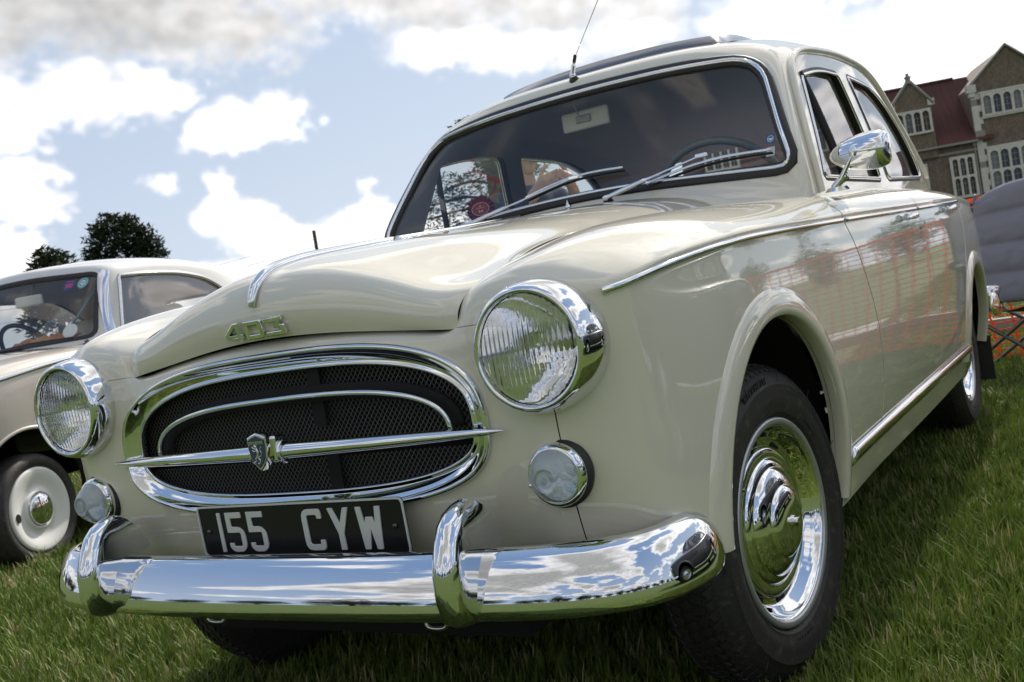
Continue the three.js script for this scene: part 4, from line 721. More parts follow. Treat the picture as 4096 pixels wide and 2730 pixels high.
// ---- wipers, washer jet, aerial
{
  for (const [px, tx] of [[.142, .612], [-.375, .165]]) {
    const wp = sub(car, 'wiper'); const gl = (x, y, d) => [x, y, glassZ(x, y) + d];
    const right = px > 0, P = [px, right ? 1.060 : 1.058, glassZ(px, 1.065) + .030], mid = right ? gl(.43, 1.130, .030) : gl(.03, 1.150, .030);
    part(wp, 'pivot', [new THREE.CylinderGeometry(.013, .016, .018, 20).rotateX(.9).translate(P[0], P[1] - .004, P[2] - .006)], M.rubber);
    const arm = curve([[P[0], P[1] + .008, P[2] + .008], [lerp(P[0], mid[0], .3), lerp(P[1], mid[1], .3) + .006, lerp(P[2], mid[2], .3) + .010], mid]);
    const ap = arm.getSpacedPoints(24).map((p) => ({ p, n: V3(0, .35, .93) }));
    part(wp, 'arm', [sweep(ap, [[-.006, -.003], [-.006, .003], [-.0035, .0062], [.0035, .0062], [.006, .003], [.006, -.003]], { closedProfile: true, scale: (t) => t < .42 ? 1 : lerp(.58, .42, t) }), new THREE.SphereGeometry(.0105, 14, 10).scale(1, .8, 1).translate(P[0], P[1] + .008, P[2] + .008)], M.chrome);
    const B = [], a0 = right ? [.262, 1.085] : [-.14, 1.122], a1 = right ? [.625, 1.104] : [.185, 1.148]; for (let i = 0; i <= 20; i++) { const t = i / 20, x = lerp(a0[0], a1[0], t), y = lerp(a0[1], a1[1], t) + .016 * Math.sin(Math.PI * t); B.push(V3(...gl(x, y, .020 + .010 * Math.sin(Math.PI * t)))); }
    part(wp, 'bridge', [sweep(B.map((p) => ({ p, n: V3(0, .35, .93) })), [[-.0028, -.0015], [-.0028, .0025], [.0028, .0025], [.0028, -.0015]], { closedProfile: true }), prep(box(.035, .012, .010, mid[0], mid[1], mid[2], .003))], M.chrome);
    part(wp, 'blade', sweep(B.map((p, i) => ({ p: p.clone().add(V3(0, -.008, -.012 - .008 * Math.sin(Math.PI * i / 20))), n: V3(0, .35, .93) })), [[-.0015, -.006], [-.0022, .003], [.0022, .003], [.0015, -.006]], { closedProfile: true }), M.rubber);
  }
  part(car, 'washer_jet', [new THREE.ConeGeometry(.010, .026, 14).translate(0, 1.078, -.694), new THREE.SphereGeometry(.0105, 14, 10).translate(0, 1.067, -.694)], M.chrome);
  const a = sub(car, 'aerial');
  part(a, 'foot', new THREE.CylinderGeometry(.013, .019, .012, 20).rotateX(.75).translate(0, 1.462, -.868), M.rubber);
  part(a, 'joint', [prep(new THREE.SphereGeometry(.010, 14, 10).translate(0, 1.473, -.864)), capTube([[0, 1.474, -.862], [.008, 1.50, -.862]], .007, 4, 10), capTube([[.008, 1.50, -.862], [.013, 1.512, -.862]], .0045, 4, 10)], M.chrome);
  part(a, 'spring_base', capTube([[.013, 1.512, -.862], [.019, 1.528, -.862]], .0055, 4, 10), M.rubber);
  part(a, 'whip', tube([[.019, 1.526, -.862], [.27, 1.87, -.86]], .0016, 6, 6), M.chrome);
  // opening roof panel, a dark slab a little above the roof
  const P = (x, z, h) => { const q = house.find('xz', [Math.abs(x), z], [9, 6]), p = house.pos(...q), n = house.normal(...q); if (x < 0) n.x *= -1; return V3(x, p[1], p[2]).addScaledVector(n, h); };
  const pos = [], idx = [], nx = 40, nz = 16, pts = []; const edge = (t) => Math.min(1, Math.max(0, t));
  for (let i = 0; i <= nx; i++) for (let j = 0; j <= nz; j++) { const x = lerp(-.42, .395, i / nx), z = -1.03 - .08 * (x / .43) ** 2 - .50 * j / nz, e = Math.min(i, nx - i, j * 1.2, nz - j) / 2.2; pts.push(P(x, z, .003 + .027 * Math.sqrt(1 - (1 - clamp(e)) ** 2))); }
  for (const p of pts) pos.push(p.x, p.y, p.z);
  for (let i = 0; i < nx; i++) for (let j = 0; j < nz; j++) { const a0 = i * (nz + 1) + j; idx.push(a0, a0 + 1, a0 + nz + 1, a0 + 1, a0 + nz + 2, a0 + nz + 1); }
  const g = new THREE.BufferGeometry(); g.setAttribute('position', new THREE.Float32BufferAttribute(pos, 3)); g.setIndex(idx); g.computeVertexNormals();
  part(car, 'sunroof', g, M.sunroof);
}
// ---- door mirror, door handles
{
  const m = sub(car, 'door_mirror');
  const Z = -.74;
  part(m, 'foot', [prep(new THREE.CylinderGeometry(.020, .026, .010, 24).scale(1.35, 1, .8).translate(.765, .972, Z)), capTube([[.760, .978, Z + .005], [.785, 1.000, Z + .004]], .0115, 4, 12)], M.chrome);
  part(m, 'stalk', [capTube([[.768, .985, Z + .004], [.826, 1.056, Z + .036]], .0058, 6, 12), prep(new THREE.SphereGeometry(.0155, 20, 14).translate(.826, 1.056, Z + .030))], M.chrome);
  const prof = [[.0003, -.089], [.010, -.084], [.020, -.072], [.0300, -.053], [.0380, -.028], [.0425, 0], [.0440, .026], [.0425, .048], [.0375, .062], [.030, .069], [.015, .071], [.0003, .0712]];
  const head = lathe(prof, 48).rotateZ(-Math.PI / 2).scale(1, 1.12, 1.0); // axis along x
  { const p = head.attributes.position; for (let i = 0; i < p.count; i++) if (p.getZ(i) < -.006) p.setZ(i, -.006 + (p.getZ(i) + .006) * .25); head.computeVertexNormals(); }
  part(m, 'shell', head.rotateY(-.15).rotateZ(-.03).translate(.840, 1.054, Z), M.chrome);
  part(m, 'mirror_glass', new THREE.CircleGeometry(.038, 32).scale(1.7, 1, 1).rotateY(Math.PI - .15).translate(.848, 1.058, Z - .018), M.reflector);
  for (const [z, y] of [[-1.40, .878], [-2.22, .893]]) for (const sx of [1, -1]) {
    const h = sub(car, 'door_handle'); const [u, v] = body.find('zy', [z, y], [6, 6.6]), p = body.pos(u, v);
    part(h, 'escutcheon', box(.012, .020, .030, sx * (p[0] + .002), p[1], z, .004), M.chrome); part(h, 'escutcheon', box(.012, .020, .022, sx * (p[0] + .002), p[1] - .002, z + .13, .004), M.chrome);
    part(h, 'grip', sweep(curve([[sx * (p[0] + .006), p[1], z - .012], [sx * (p[0] + .030), p[1] + .002, z + .010], [sx * (p[0] + .034), p[1] - .001, z + .07], [sx * (p[0] + .026), p[1] - .006, z + .135]]).getSpacedPoints(24).map((q) => ({ p: q, n: V3(sx, 0, 0) })), ellipseProfile(.009, .006, 12), { closedProfile: true, scale: (t) => .75 + .4 * Math.sin(Math.PI * Math.min(1, t * 1.2)) }), M.chrome);
  }
  for (const sx of [1, -1]) part(car, 'door_lock', new THREE.CylinderGeometry(.010, .012, .01, 16).rotateZ(Math.PI / 2).translate(sx * .813, .845, -1.57), M.chrome);
}
// ---- cabin: fascia, wheel, seats, mirror, visor
{
  part(car, 'dashboard', box(1.26, .17, .30, 0, .955, -.86, .05), M.bakeliteDark);
  const sw = sub(car, 'steering_wheel'); sw.position.set(.335, 1.02, -1.10); sw.rotation.set(.50, 0, 0);
  part(sw, 'wheel_rim', new THREE.TorusGeometry(.205, .0125, 14, 64), M.wheelGrey); part(sw, 'spoke', [capTube([[-.2, 0, 0], [0, -.02, .03]], .008, 6, 8), capTube([[.2, 0, 0], [0, -.02, .03]], .008, 6, 8)], M.wheelGrey); part(sw, 'column', capTube([[0, -.02, .03], [0, -.02, .30]], .022, 4, 12), M.bakeliteDark);
  part(car, 'front_seat', [box(1.22, .16, .5, 0, .50, -1.35, .05), box(1.22, .55, .14, 0, .72, -1.66, .06)].map(prep), M.cloth);
  part(car, 'rear_seat', [box(1.22, .16, .5, 0, .50, -2.2, .05), box(1.22, .48, .16, 0, .72, -2.48, .06)].map(prep), M.cloth);
  part(car, 'parcel_shelf', box(1.2, .03, .36, 0, .955, -2.62), M.headliner);
  const rv = sub(car, 'interior_mirror');
  part(rv, 'back', box(.165, .062, .016, -.022, 1.349, -.95, .012).rotateZ(0), M.bakelite);
  part(rv, 'bracket', [box(.052, .024, .010, -.025, 1.350, -.940, .004), tube([[-.05, 1.41, -.935], [-.038, 1.365, -.935]], .0022, 6, 6)].map(prep), M.bakeliteShade);
  part(rv, 'knob', new THREE.SphereGeometry(.004, 10, 8).translate(-.03, 1.356, -.934), M.dullChrome);
  const st = (x, y, w, h, mat) => { const g = new THREE.PlaneGeometry(w, h, 4, 1), p = g.attributes.position; for (let i = 0; i < p.count; i++) p.setXYZ(i, p.getX(i) + x, p.getY(i) + y, glassZ(p.getX(i) + x, p.getY(i) + y) - .013); g.computeVertexNormals(); return g; };
  part(car, 'windscreen_sticker', st(.612, 1.137, .026, .026), M.stickerBlue, 'blue square sticker with a white oval emblem'); part(car, 'windscreen_sticker', st(.614, 1.102, .024, .026), M.stickerPale, 'pale paper sticker');
}
// ------------------------------------------------------------------ the pale retro coupe parked on the left
{
  const f = thing('retro_coupe', 'pale two-tone retro coupe with white wheel discs, parked behind the cream saloon at the left', 'car', [-3.833, 0, -.850], 8 * Math.PI / 180);
  const MB = M.figBody, MW = M.figRoof;
  const ring = [[0, .70], [.30, .685], [.53, .62], [.66, .48], [.725, .27], [.742, .06], [.748, -.3], [.752, -.8], [.752, -1.4], [.748, -2.0], [.735, -2.4], [.66, -2.78], [.45, -2.96], [0, -3.0], [-.45, -2.96]];
  const bs = surface(ring.map(([x, z], i) => {
    const fr = smooth(z, -.4, .7), rr = smooth(-z, 2.0, 3.0), cx = 0, cz = clamp(z, -2.4, .1), k = (s, y, dz = 0) => [cx + (x - cx) * s, y, cz + (z - cz) * (s + (s - 1) * 1.5) + dz];
    const top = .945 - .09 * fr - .05 * rr, b = .89 - .10 * fr - .06 * rr;
    return [k(.93, .17), k(.975, .30), k(.995, .45), k(1, .58), k(.998, lerp(.58, b, .6)), k(.985, b), k(.955, b + .03), k(.88, top), [x * .45, top + .03 * (1 - fr), cz + (z - cz) * .4], [0, top + .04 * (1 - fr), cz]];
  }), 1);
  const flip = bs.normal(6, 3).x < 0; if (flip) bs.flip = -1;
  const aF = (z, y) => (Math.hypot((z - .06) / .325, (Math.max(y, .23) - .23) / .365) - 1) * .3, aR = (z, y) => (Math.hypot((z + 2.24) / .34, (Math.max(y, .23) - .23) / .36) - 1) * .3;
  let m = sheet(bs, 0, 13, 200, 0, 9, 60); m = cut(m, (p) => -aF(p.z, p.y)); m = cut(m, (p) => -aR(p.z, p.y));
  part(f, 'body', both(geo(fold(m, .05, .004))), MB);
  let k = sheet(bs, 0, 13, 100, 0, 9, 30, -.05); k = cut(k, (p) => -aF(p.z, p.y) - .004); k = cut(k, (p) => -aR(p.z, p.y) - .004); part(f, 'wheel_housing', both(geo(k)), M.black);
  // greenhouse
  const rows = [
    [[0, .92, -2.48], [0, 1.0, -2.46], [0, 1.12, -2.36], [0, 1.25, -2.18], [0, 1.33, -2.04], [0, 1.41, -1.75], [0, 1.43, -1.65]],
    [[.42, .92, -2.44], [.41, 1.0, -2.42], [.38, 1.12, -2.31], [.34, 1.25, -2.13], [.31, 1.32, -2.0], [.2, 1.41, -1.72], [0, 1.44, -1.6]],
    [[.62, .92, -2.20], [.61, 1.0, -2.16], [.57, 1.12, -2.07], [.52, 1.24, -1.95], [.47, 1.30, -1.86], [.3, 1.40, -1.66], [0, 1.45, -1.5]],
    [[.66, .93, -1.82], [.65, 1.0, -1.82], [.625, 1.12, -1.80], [.585, 1.27, -1.74], [.535, 1.335, -1.70], [.33, 1.41, -1.58], [0, 1.455, -1.42]],
    [[.67, .94, -1.45], [.66, 1.0, -1.45], [.635, 1.14, -1.44], [.598, 1.32, -1.42], [.55, 1.372, -1.41], [.35, 1.425, -1.37], [0, 1.457, -1.3]],
    [[.67, .95, -1.05], [.66, 1.02, -1.05], [.638, 1.16, -1.05], [.603, 1.335, -1.06], [.555, 1.385, -1.08], [.35, 1.43, -1.13], [0, 1.457, -1.2]],
    [[.655, .97, -.655], [.645, 1.04, -.675], [.625, 1.18, -.725], [.595, 1.325, -.785], [.54, 1.382, -.85], [.34, 1.428, -.98], [0, 1.455, -1.12]],
    [[.52, .96, -.53], [.515, 1.03, -.56], [.50, 1.18, -.63], [.475, 1.345, -.735], [.43, 1.392, -.79], [.26, 1.43, -.92], [0, 1.452, -1.07]],
    [[.26, .95, -.46], [.258, 1.02, -.49], [.25, 1.19, -.575], [.24, 1.368, -.69], [.21, 1.408, -.74], [.12, 1.432, -.88], [0, 1.448, -1.03]],
    [[0, .948, -.44], [0, 1.02, -.47], [0, 1.195, -.56], [0, 1.376, -.675], [0, 1.414, -.725], [0, 1.434, -.87], [0, 1.447, -1.02]],
    [[-.26, .95, -.46], [-.258, 1.02, -.49], [-.25, 1.19, -.575], [-.24, 1.368, -.69], [-.21, 1.408, -.74], [-.12, 1.432, -.88], [0, 1.448, -1.03]],
  ];
  const gs = surface(rows, -1);
  const scr = insidePoly(resample2(roundPoly([[-.615, .985], [.615, .985], [.565, 1.335], [0, 1.372], [-.565, 1.335]], [.05, .05, .06, .4, .06], 8), 140));
  const sideLine = resample2(roundPoly([[-.715, .985], [-1.84, .985], [-1.79, 1.09], [-1.70, 1.175], [-1.55, 1.265], [-1.32, 1.308], [-1.05, 1.318], [-.815, 1.312]], [.02, .05, .1, .1, .1, .1, .1, .02], 5), 110), side = insidePoly(sideLine);
  const back = insidePoly(resample2(roundPoly([[-.40, 1.0], [.40, 1.0], [.34, 1.21], [-.34, 1.21]], .08, 6), 80));
  const holes = (q, e) => { q = cut(q, (p) => p.u > 5.4 && p.y < 1.38 ? e - scr(p.x, p.y) : -1); q = cut(q, (p) => p.u > 2 && p.u < 6.6 && p.v < 3.8 ? e - side(p.z, p.y) : -1); return cut(q, (p) => p.u < 2.2 && p.v < 3.9 ? e - back(p.x, p.y) : -1); };
  let h = sheet(gs, 0, 9, 160, 0, 6, 80); part(f, 'roof', both(geo(fold(holes(h, 0), .03, .003))), MW);
  let hi = sheet(gs, 0, 9, 90, 0, 6, 40, -.03); part(f, 'headliner', both(geo(holes(hi, -.004))), M.headliner);
  part(f, 'windscreen', both(geo(cut(cut(sheet(gs, 5.2, 9, 60, 0, 4, 40, -.008), (p) => scr(p.x, p.y) - .004), (p) => -p.x))), M.glass);
  for (const q of both(geo(cut(sheet(gs, 2, 6.7, 60, 0, 4, 40, -.012), (p) => side(p.z, p.y) - .005)))) part(f, 'side_window', q, M.tintGlass);
  const line = (pts, guess, off = 0) => shift(gs.trace('zy', pts, guess), off);
  const L = line(sideLine, [4.8, 1.6]);
  for (const q of both(sweep(L, [[.022, -.001], [.021, .005], [.012, .009], [.004, .006], [.002, -.004]], { closed: true }))) part(f, 'window_frame', q, M.chrome);
  for (const q of both(sweep(L, [[.003, .001], [-.012, -.004], [-.013, -.014]], { closed: true }))) part(f, 'window_seal', q, M.rubber);
  { const P = resample2(roundPoly([[-.615, .985], [.615, .985], [.565, 1.335], [0, 1.372], [-.565, 1.335]], [.05, .05, .06, .4, .06], 8), 140).map(([x, y]) => { const q = gs.find('xy', [Math.abs(x), y], [7.5, 1.6]), p = gs.pos(...q), n = gs.normal(...q); if (x < 0) n.x *= -1; return { p: V3(x, p[1], p[2]), n }; });
    part(f, 'windscreen_seal', sweep(P, [[.004, .001], [.001, .006], [-.020, .001], [-.022, -.012]].map(([a, b]) => [-a, b]), { closed: true }), M.rubber); }
  // A pillars carry a bright cover
  for (const q of both(sweep(gs.trace('xy', Array.from({ length: 14 }, (_, i) => [lerp(.648, .572, i / 13), lerp(.985, 1.335, i / 13)]), [6.2, .8]), [[-.030, -.002], [-.026, .006], [0, .010], [.026, .006], [.030, -.002]]))) part(f, 'pillar_cover', q, M.figPillar);
  const bt = (yo, a, b, n = 60) => bs.trace('zy', Array.from({ length: n }, (_, i) => { const z = lerp(a, b, i / (n - 1)); return [z, .889 - .10 * smooth(z, -.4, .7) - .06 * smooth(-z, 2, 3) + yo]; }), [4.2, 5]);
  for (const q of both(sweep(bt(.006, .42, -2.5), [[-.013, -.002], [-.010, .005], [0, .008], [.010, .005], [.013, -.002]].map(([a, b]) => [-a, b])))) part(f, 'side_trim', q, M.chrome);
  // arch lip
  const arc = []; for (let i = 0; i <= 50; i++) { const t = Math.PI * i / 50; arc.push([.06 + .325 * Math.cos(t), .23 + .365 * Math.sin(t)]); }
  for (const q of both(sweep(bs.trace('zy', arc, [4.2, 2]), [[.016, -.003], [.010, .006], [0, .006], [-.003, 0], [-.003, -.03]]))) part(f, 'wheel_arch_lip', q, MB);
  // wheels with pressed white discs
  const w = (g) => g.rotateZ(-Math.PI / 2);
  const ty = w(lathe([[.19, -.13], [.22, -.14], [.25, -.13], [.265, -.11], [.268, -.06], [.265, -.02], [.255, .002], [.235, .010], [.215, .008], [.20, 0]], 72)), di = w(lathe([[.198, -.004], [.199, .004], [.194, .008], [.185, .010], [.165, .008], [.14, .000], [.12, -.006], [.100, -.006], [.090, .002], [.086, .006], [.080, .004], [.078, -.006], [.0005, -.006]], 72)), ca = w(lathe([[.075, -.004], [.074, .010], [.068, .016], [.05, .022], [.02, .0255], [.0005, .026]], 48));
  const hole = w(new THREE.CylinderGeometry(.017, .017, .006, 20)).scale(1, 1.25, .85).translate(.0085, -.01, .155);
  for (const [sx, z, st] of [[1, .06, 8], [-1, .06, 8], [1, -2.24, 0], [-1, -2.24, 0]]) { const q = sub(f, 'wheel'); q.position.set(sx * .722, .215, z); q.rotation.y = st * Math.PI / 180 + (sx < 0 ? Math.PI : 0); part(q, 'tyre', ty, M.tyre); part(q, 'wheel_disc', di, M.whiteDisc); part(q, 'hubcap', ca, M.chrome); part(q, 'valve_hole', hole, M.black); }
  // cabin
  part(f, 'dashboard', box(1.2, .2, .36, 0, .90, -.72, .05), M.bakeliteDark);
  for (const sx of [1, -1]) { part(f, 'front_seat', [box(.5, .14, .5, sx * .32, .45, -1.2, .05), box(.5, .5, .14, sx * .32, .72, -1.46, .06)].map(prep), M.seatWhite); part(f, 'headrest', new RoundedBoxGeometry(.27, .17, .10, 4, .05).translate(sx * .33, 1.045, -1.45), M.seatWhite); }
  const st = sub(f, 'steering_wheel'); st.position.set(-.33, .99, -.98); st.rotation.x = .5; part(st, 'wheel_rim', new THREE.TorusGeometry(.18, .014, 10, 40), M.rubber);
  part(f, 'interior_mirror', new RoundedBoxGeometry(.20, .062, .03, 4, .025).rotateZ(-.02).translate(.10, 1.245, -.665), M.figMirror);
  part(f, 'mirror_stem', tube([[.10, 1.25, -.68], [.10, 1.34, -.72]], .006, 4, 8), M.bakeliteDark);
  const stick = (name, x, y, r, mat, sy = 1, label) => { const g = new THREE.CircleGeometry(r, 30).scale(1, sy, 1), p = g.attributes.position; for (let i = 0; i < p.count; i++) { const q = gs.find('xy', [p.getX(i) + x, p.getY(i) + y], [8, 2]), n = gs.normal(...q), s = gs.pos(...q); p.setXYZ(i, p.getX(i) + x - n.x * .012, p.getY(i) + y - n.y * .012, s[2] - n.z * .012); } g.computeVertexNormals(); part(f, name, g, mat, label); };
  stick('windscreen_sticker', .395, 1.300, .036, M.stickerPurple, .95, 'round purple sticker with pink lettering'); stick('windscreen_sticker', .475, 1.297, .032, M.stickerTeal, 1, 'round teal sticker with a white toothed ring'); stick('windscreen_sticker', .47, 1.045, .040, M.whiteDisc, .9, 'plain white round sticker');
  part(f, 'support_rod', tube([[.30, .99, -.62], [.40, 1.12, -.70], [.52, 1.30, -.79]], .0065, 8, 8), M.blueRod);
  for (const [x, y, z] of [[.42, 1.20, -.735], [.36, 1.11, -.69]]) part(f, 'suction_cup', new THREE.SphereGeometry(.02, 14, 10).scale(1, .8, .5).translate(x, y, z + .04), M.glass);
  for (const [a, b] of [[[.20, .985, -.475], [-.30, 1.00, -.49]], [[.50, .995, -.56], [.02, 1.005, -.485]]]) { const q = sub(f, 'wiper'); part(q, 'arm', capTube([[b[0], b[1] - .012, b[2] + .03], [(a[0] + b[0]) / 2, a[1] + .008, (a[2] + b[2]) / 2 + .035], [a[0], a[1] + .004, a[2] + .025]], .008, 8, 8), M.rubber); }
  part(f, 'orange_cloth', (() => { const g = new THREE.PlaneGeometry(.4, .12, 30, 10), p = g.attributes.position, r = rng(4); for (let i = 0; i < p.count; i++) p.setZ(i, .012 * Math.sin(p.getX(i) * 60) + .012 * r()); g.rotateX(-Math.PI / 2 + .25).translate(.25, 1.012, -.60); g.computeVertexNormals(); return g; })(), M.orangeCloth);
}
// ------------------------------------------------------------------ the lawn
const GY = -.03;
const groundTex = dataTex(512, (u, v) => { const n = tile(u, v, 14, 3), m = tile(u, v, 60, 5), k = 0.5 + 0.5 * n; const b = 0.5 + 0.5 * m; return [.19 + .10 * k + .07 * b, .26 + .09 * k + .06 * b, .085 + .05 * b]; }, true, 1, 1);
const groundBump = dataTex(256, (u, v) => 0.5 + 0.5 * tile(u, v, 50, 8));
{
  const g = new THREE.PlaneGeometry(900, 900, 60, 60).rotateX(-Math.PI / 2); setUV(g, (x, y, z) => [x / 2.2, z / 2.2]);
  const p = g.attributes.position; for (let i = 0; i < p.count; i++) { const d = Math.hypot(p.getX(i), p.getZ(i)); if (d > 60) p.setY(i, .4 * noise3(p.getX(i) * .01, 0, p.getZ(i) * .01) * smooth(d, 60, 200)); }
  g.computeVertexNormals(); g.translate(0, GY, 0);
  const m = new THREE.Mesh(g, std(0xffffff, 1, 0, { map: groundTex, bumpMap: groundBump, bumpScale: .02 })); m.name = 'lawn'; m.userData.kind = 'structure'; m.receiveShadow = true; scene.add(m);
}
// grass: tufts of bent blades, a few variants, thicker near the camera
{
  const R = rng(11), variants = [];
  const tuft = (n, h, spread, w) => {
    const pos = [], nor = [], idx = [];
    for (let b = 0; b < n; b++) {
      const a = R() * 6.283, r = spread * Math.sqrt(R()), x = r * Math.cos(a), z = r * Math.sin(a), H = h * (.45 + .75 * R()), lean = (.15 + .75 * R() * R()) * H, da = R() * 6.283, lx = Math.cos(da) * lean, lz = Math.sin(da) * lean, px = -Math.sin(da + .6 * (R() - .5)), pz = Math.cos(da), W = w * (.7 + .6 * R()), base = pos.length / 3;
      for (const [t, k] of [[0, .8], [.4, 1], [.75, .7], [1, 0]]) { const bx = x + lx * t * t, bz = z + lz * t * t, by = H * (t - .18 * t * t * (lean / H)); if (k) pos.push(bx + px * W * k, by, bz + pz * W * k, bx - px * W * k, by, bz - pz * W * k); else pos.push(bx, by, bz); }
      idx.push(base, base + 1, base + 2, base + 1, base + 3, base + 2, base + 2, base + 3, base + 4, base + 3, base + 5, base + 4, base + 4, base + 5, base + 6);
    }
    const g = new THREE.BufferGeometry(); g.setAttribute('position', new THREE.Float32BufferAttribute(pos, 3)); g.setIndex(idx); g.computeVertexNormals(); return g;
  };
  const mat = phys(0xffffff, .62, 0, { transmission: .3, thickness: 0, side: THREE.DoubleSide, specularIntensity: .5 });
  const cam = camera.position, fwd = V3(-.524, -.042, -.851), put = [];
  const zones = [[0, 3.2, 1500, .058, .0019, .032, 15], [3.2, 5.5, 800, .056, .0024, .036, 14], [5.5, 11, 220, .055, .0034, .06, 14], [11, 26, 26, .07, .008, .16, 14]];
  zones.forEach(([d0, d1, dens, h, w, sp, n], zi) => {
    const list = [[], [], []], area = 2 * d1, N = Math.floor(dens * (2 * d1) * (2 * d1));
    for (let i = 0; i < N; i++) {
      const x = cam.x + (R() * 2 - 1) * d1, z = cam.z + (R() * 2 - 1) * d1, dx = x - cam.x, dz = z - cam.z, d = Math.hypot(dx, dz), s = R(), v = R(), turn = R() * 6.283, tone = R();
      if (d < d0 || d >= d1) continue;
      const az = Math.atan2(-dx, -dz); if (az < -.10 || az > 1.20) continue;
      if (zi < 2 && d < 1.35) continue;
      const ox = Math.abs(Math.abs(x) - .66), under = Math.abs(x) < .80 && z < .75 && z > -3.6;
      if (z > -.32 && z < .18 && ox < .075) continue; // under the tyres
      const patch = .5 + .5 * fbm(x * 1.3, 1, z * 1.3, 3);
      list[Math.floor(s * 3)].push([x, z, turn, (under ? .85 : 1) * (.7 + .6 * v) * (.8 + .4 * patch), tone, patch]);
    }
    list.forEach((L, k) => {
      const g = tuft(n, h * [1, .8, 1.25][k], sp, w * [1, 1.15, .9][k]), im = new THREE.InstancedMesh(g, mat, L.length), m4 = new THREE.Matrix4(), q = new THREE.Quaternion(), col = new THREE.Color();
      L.forEach(([x, z, turn, sc, tone, patch], i) => {
        q.setFromAxisAngle(V3(0, 1, 0), turn); m4.compose(V3(x, GY - .004, z), q, V3(1, sc, 1)); im.setMatrixAt(i, m4);
        if (tone > .93) col.setRGB(.42, .37, .19); else if (tone > .86) col.setRGB(.26, .28, .08); else { const t = tone * .9 + .35 * patch; col.setRGB(lerp(.085, .185, t), lerp(.140, .255, t), lerp(.020, .042, t)); }
        im.setColorAt(i, col);
      });
      im.name = numbered('grass'); im.userData.kind = 'stuff'; im.userData.label = 'short green grass of the show field'; im.castShadow = im.receiveShadow = true; scene.add(im);
    });
  });
}
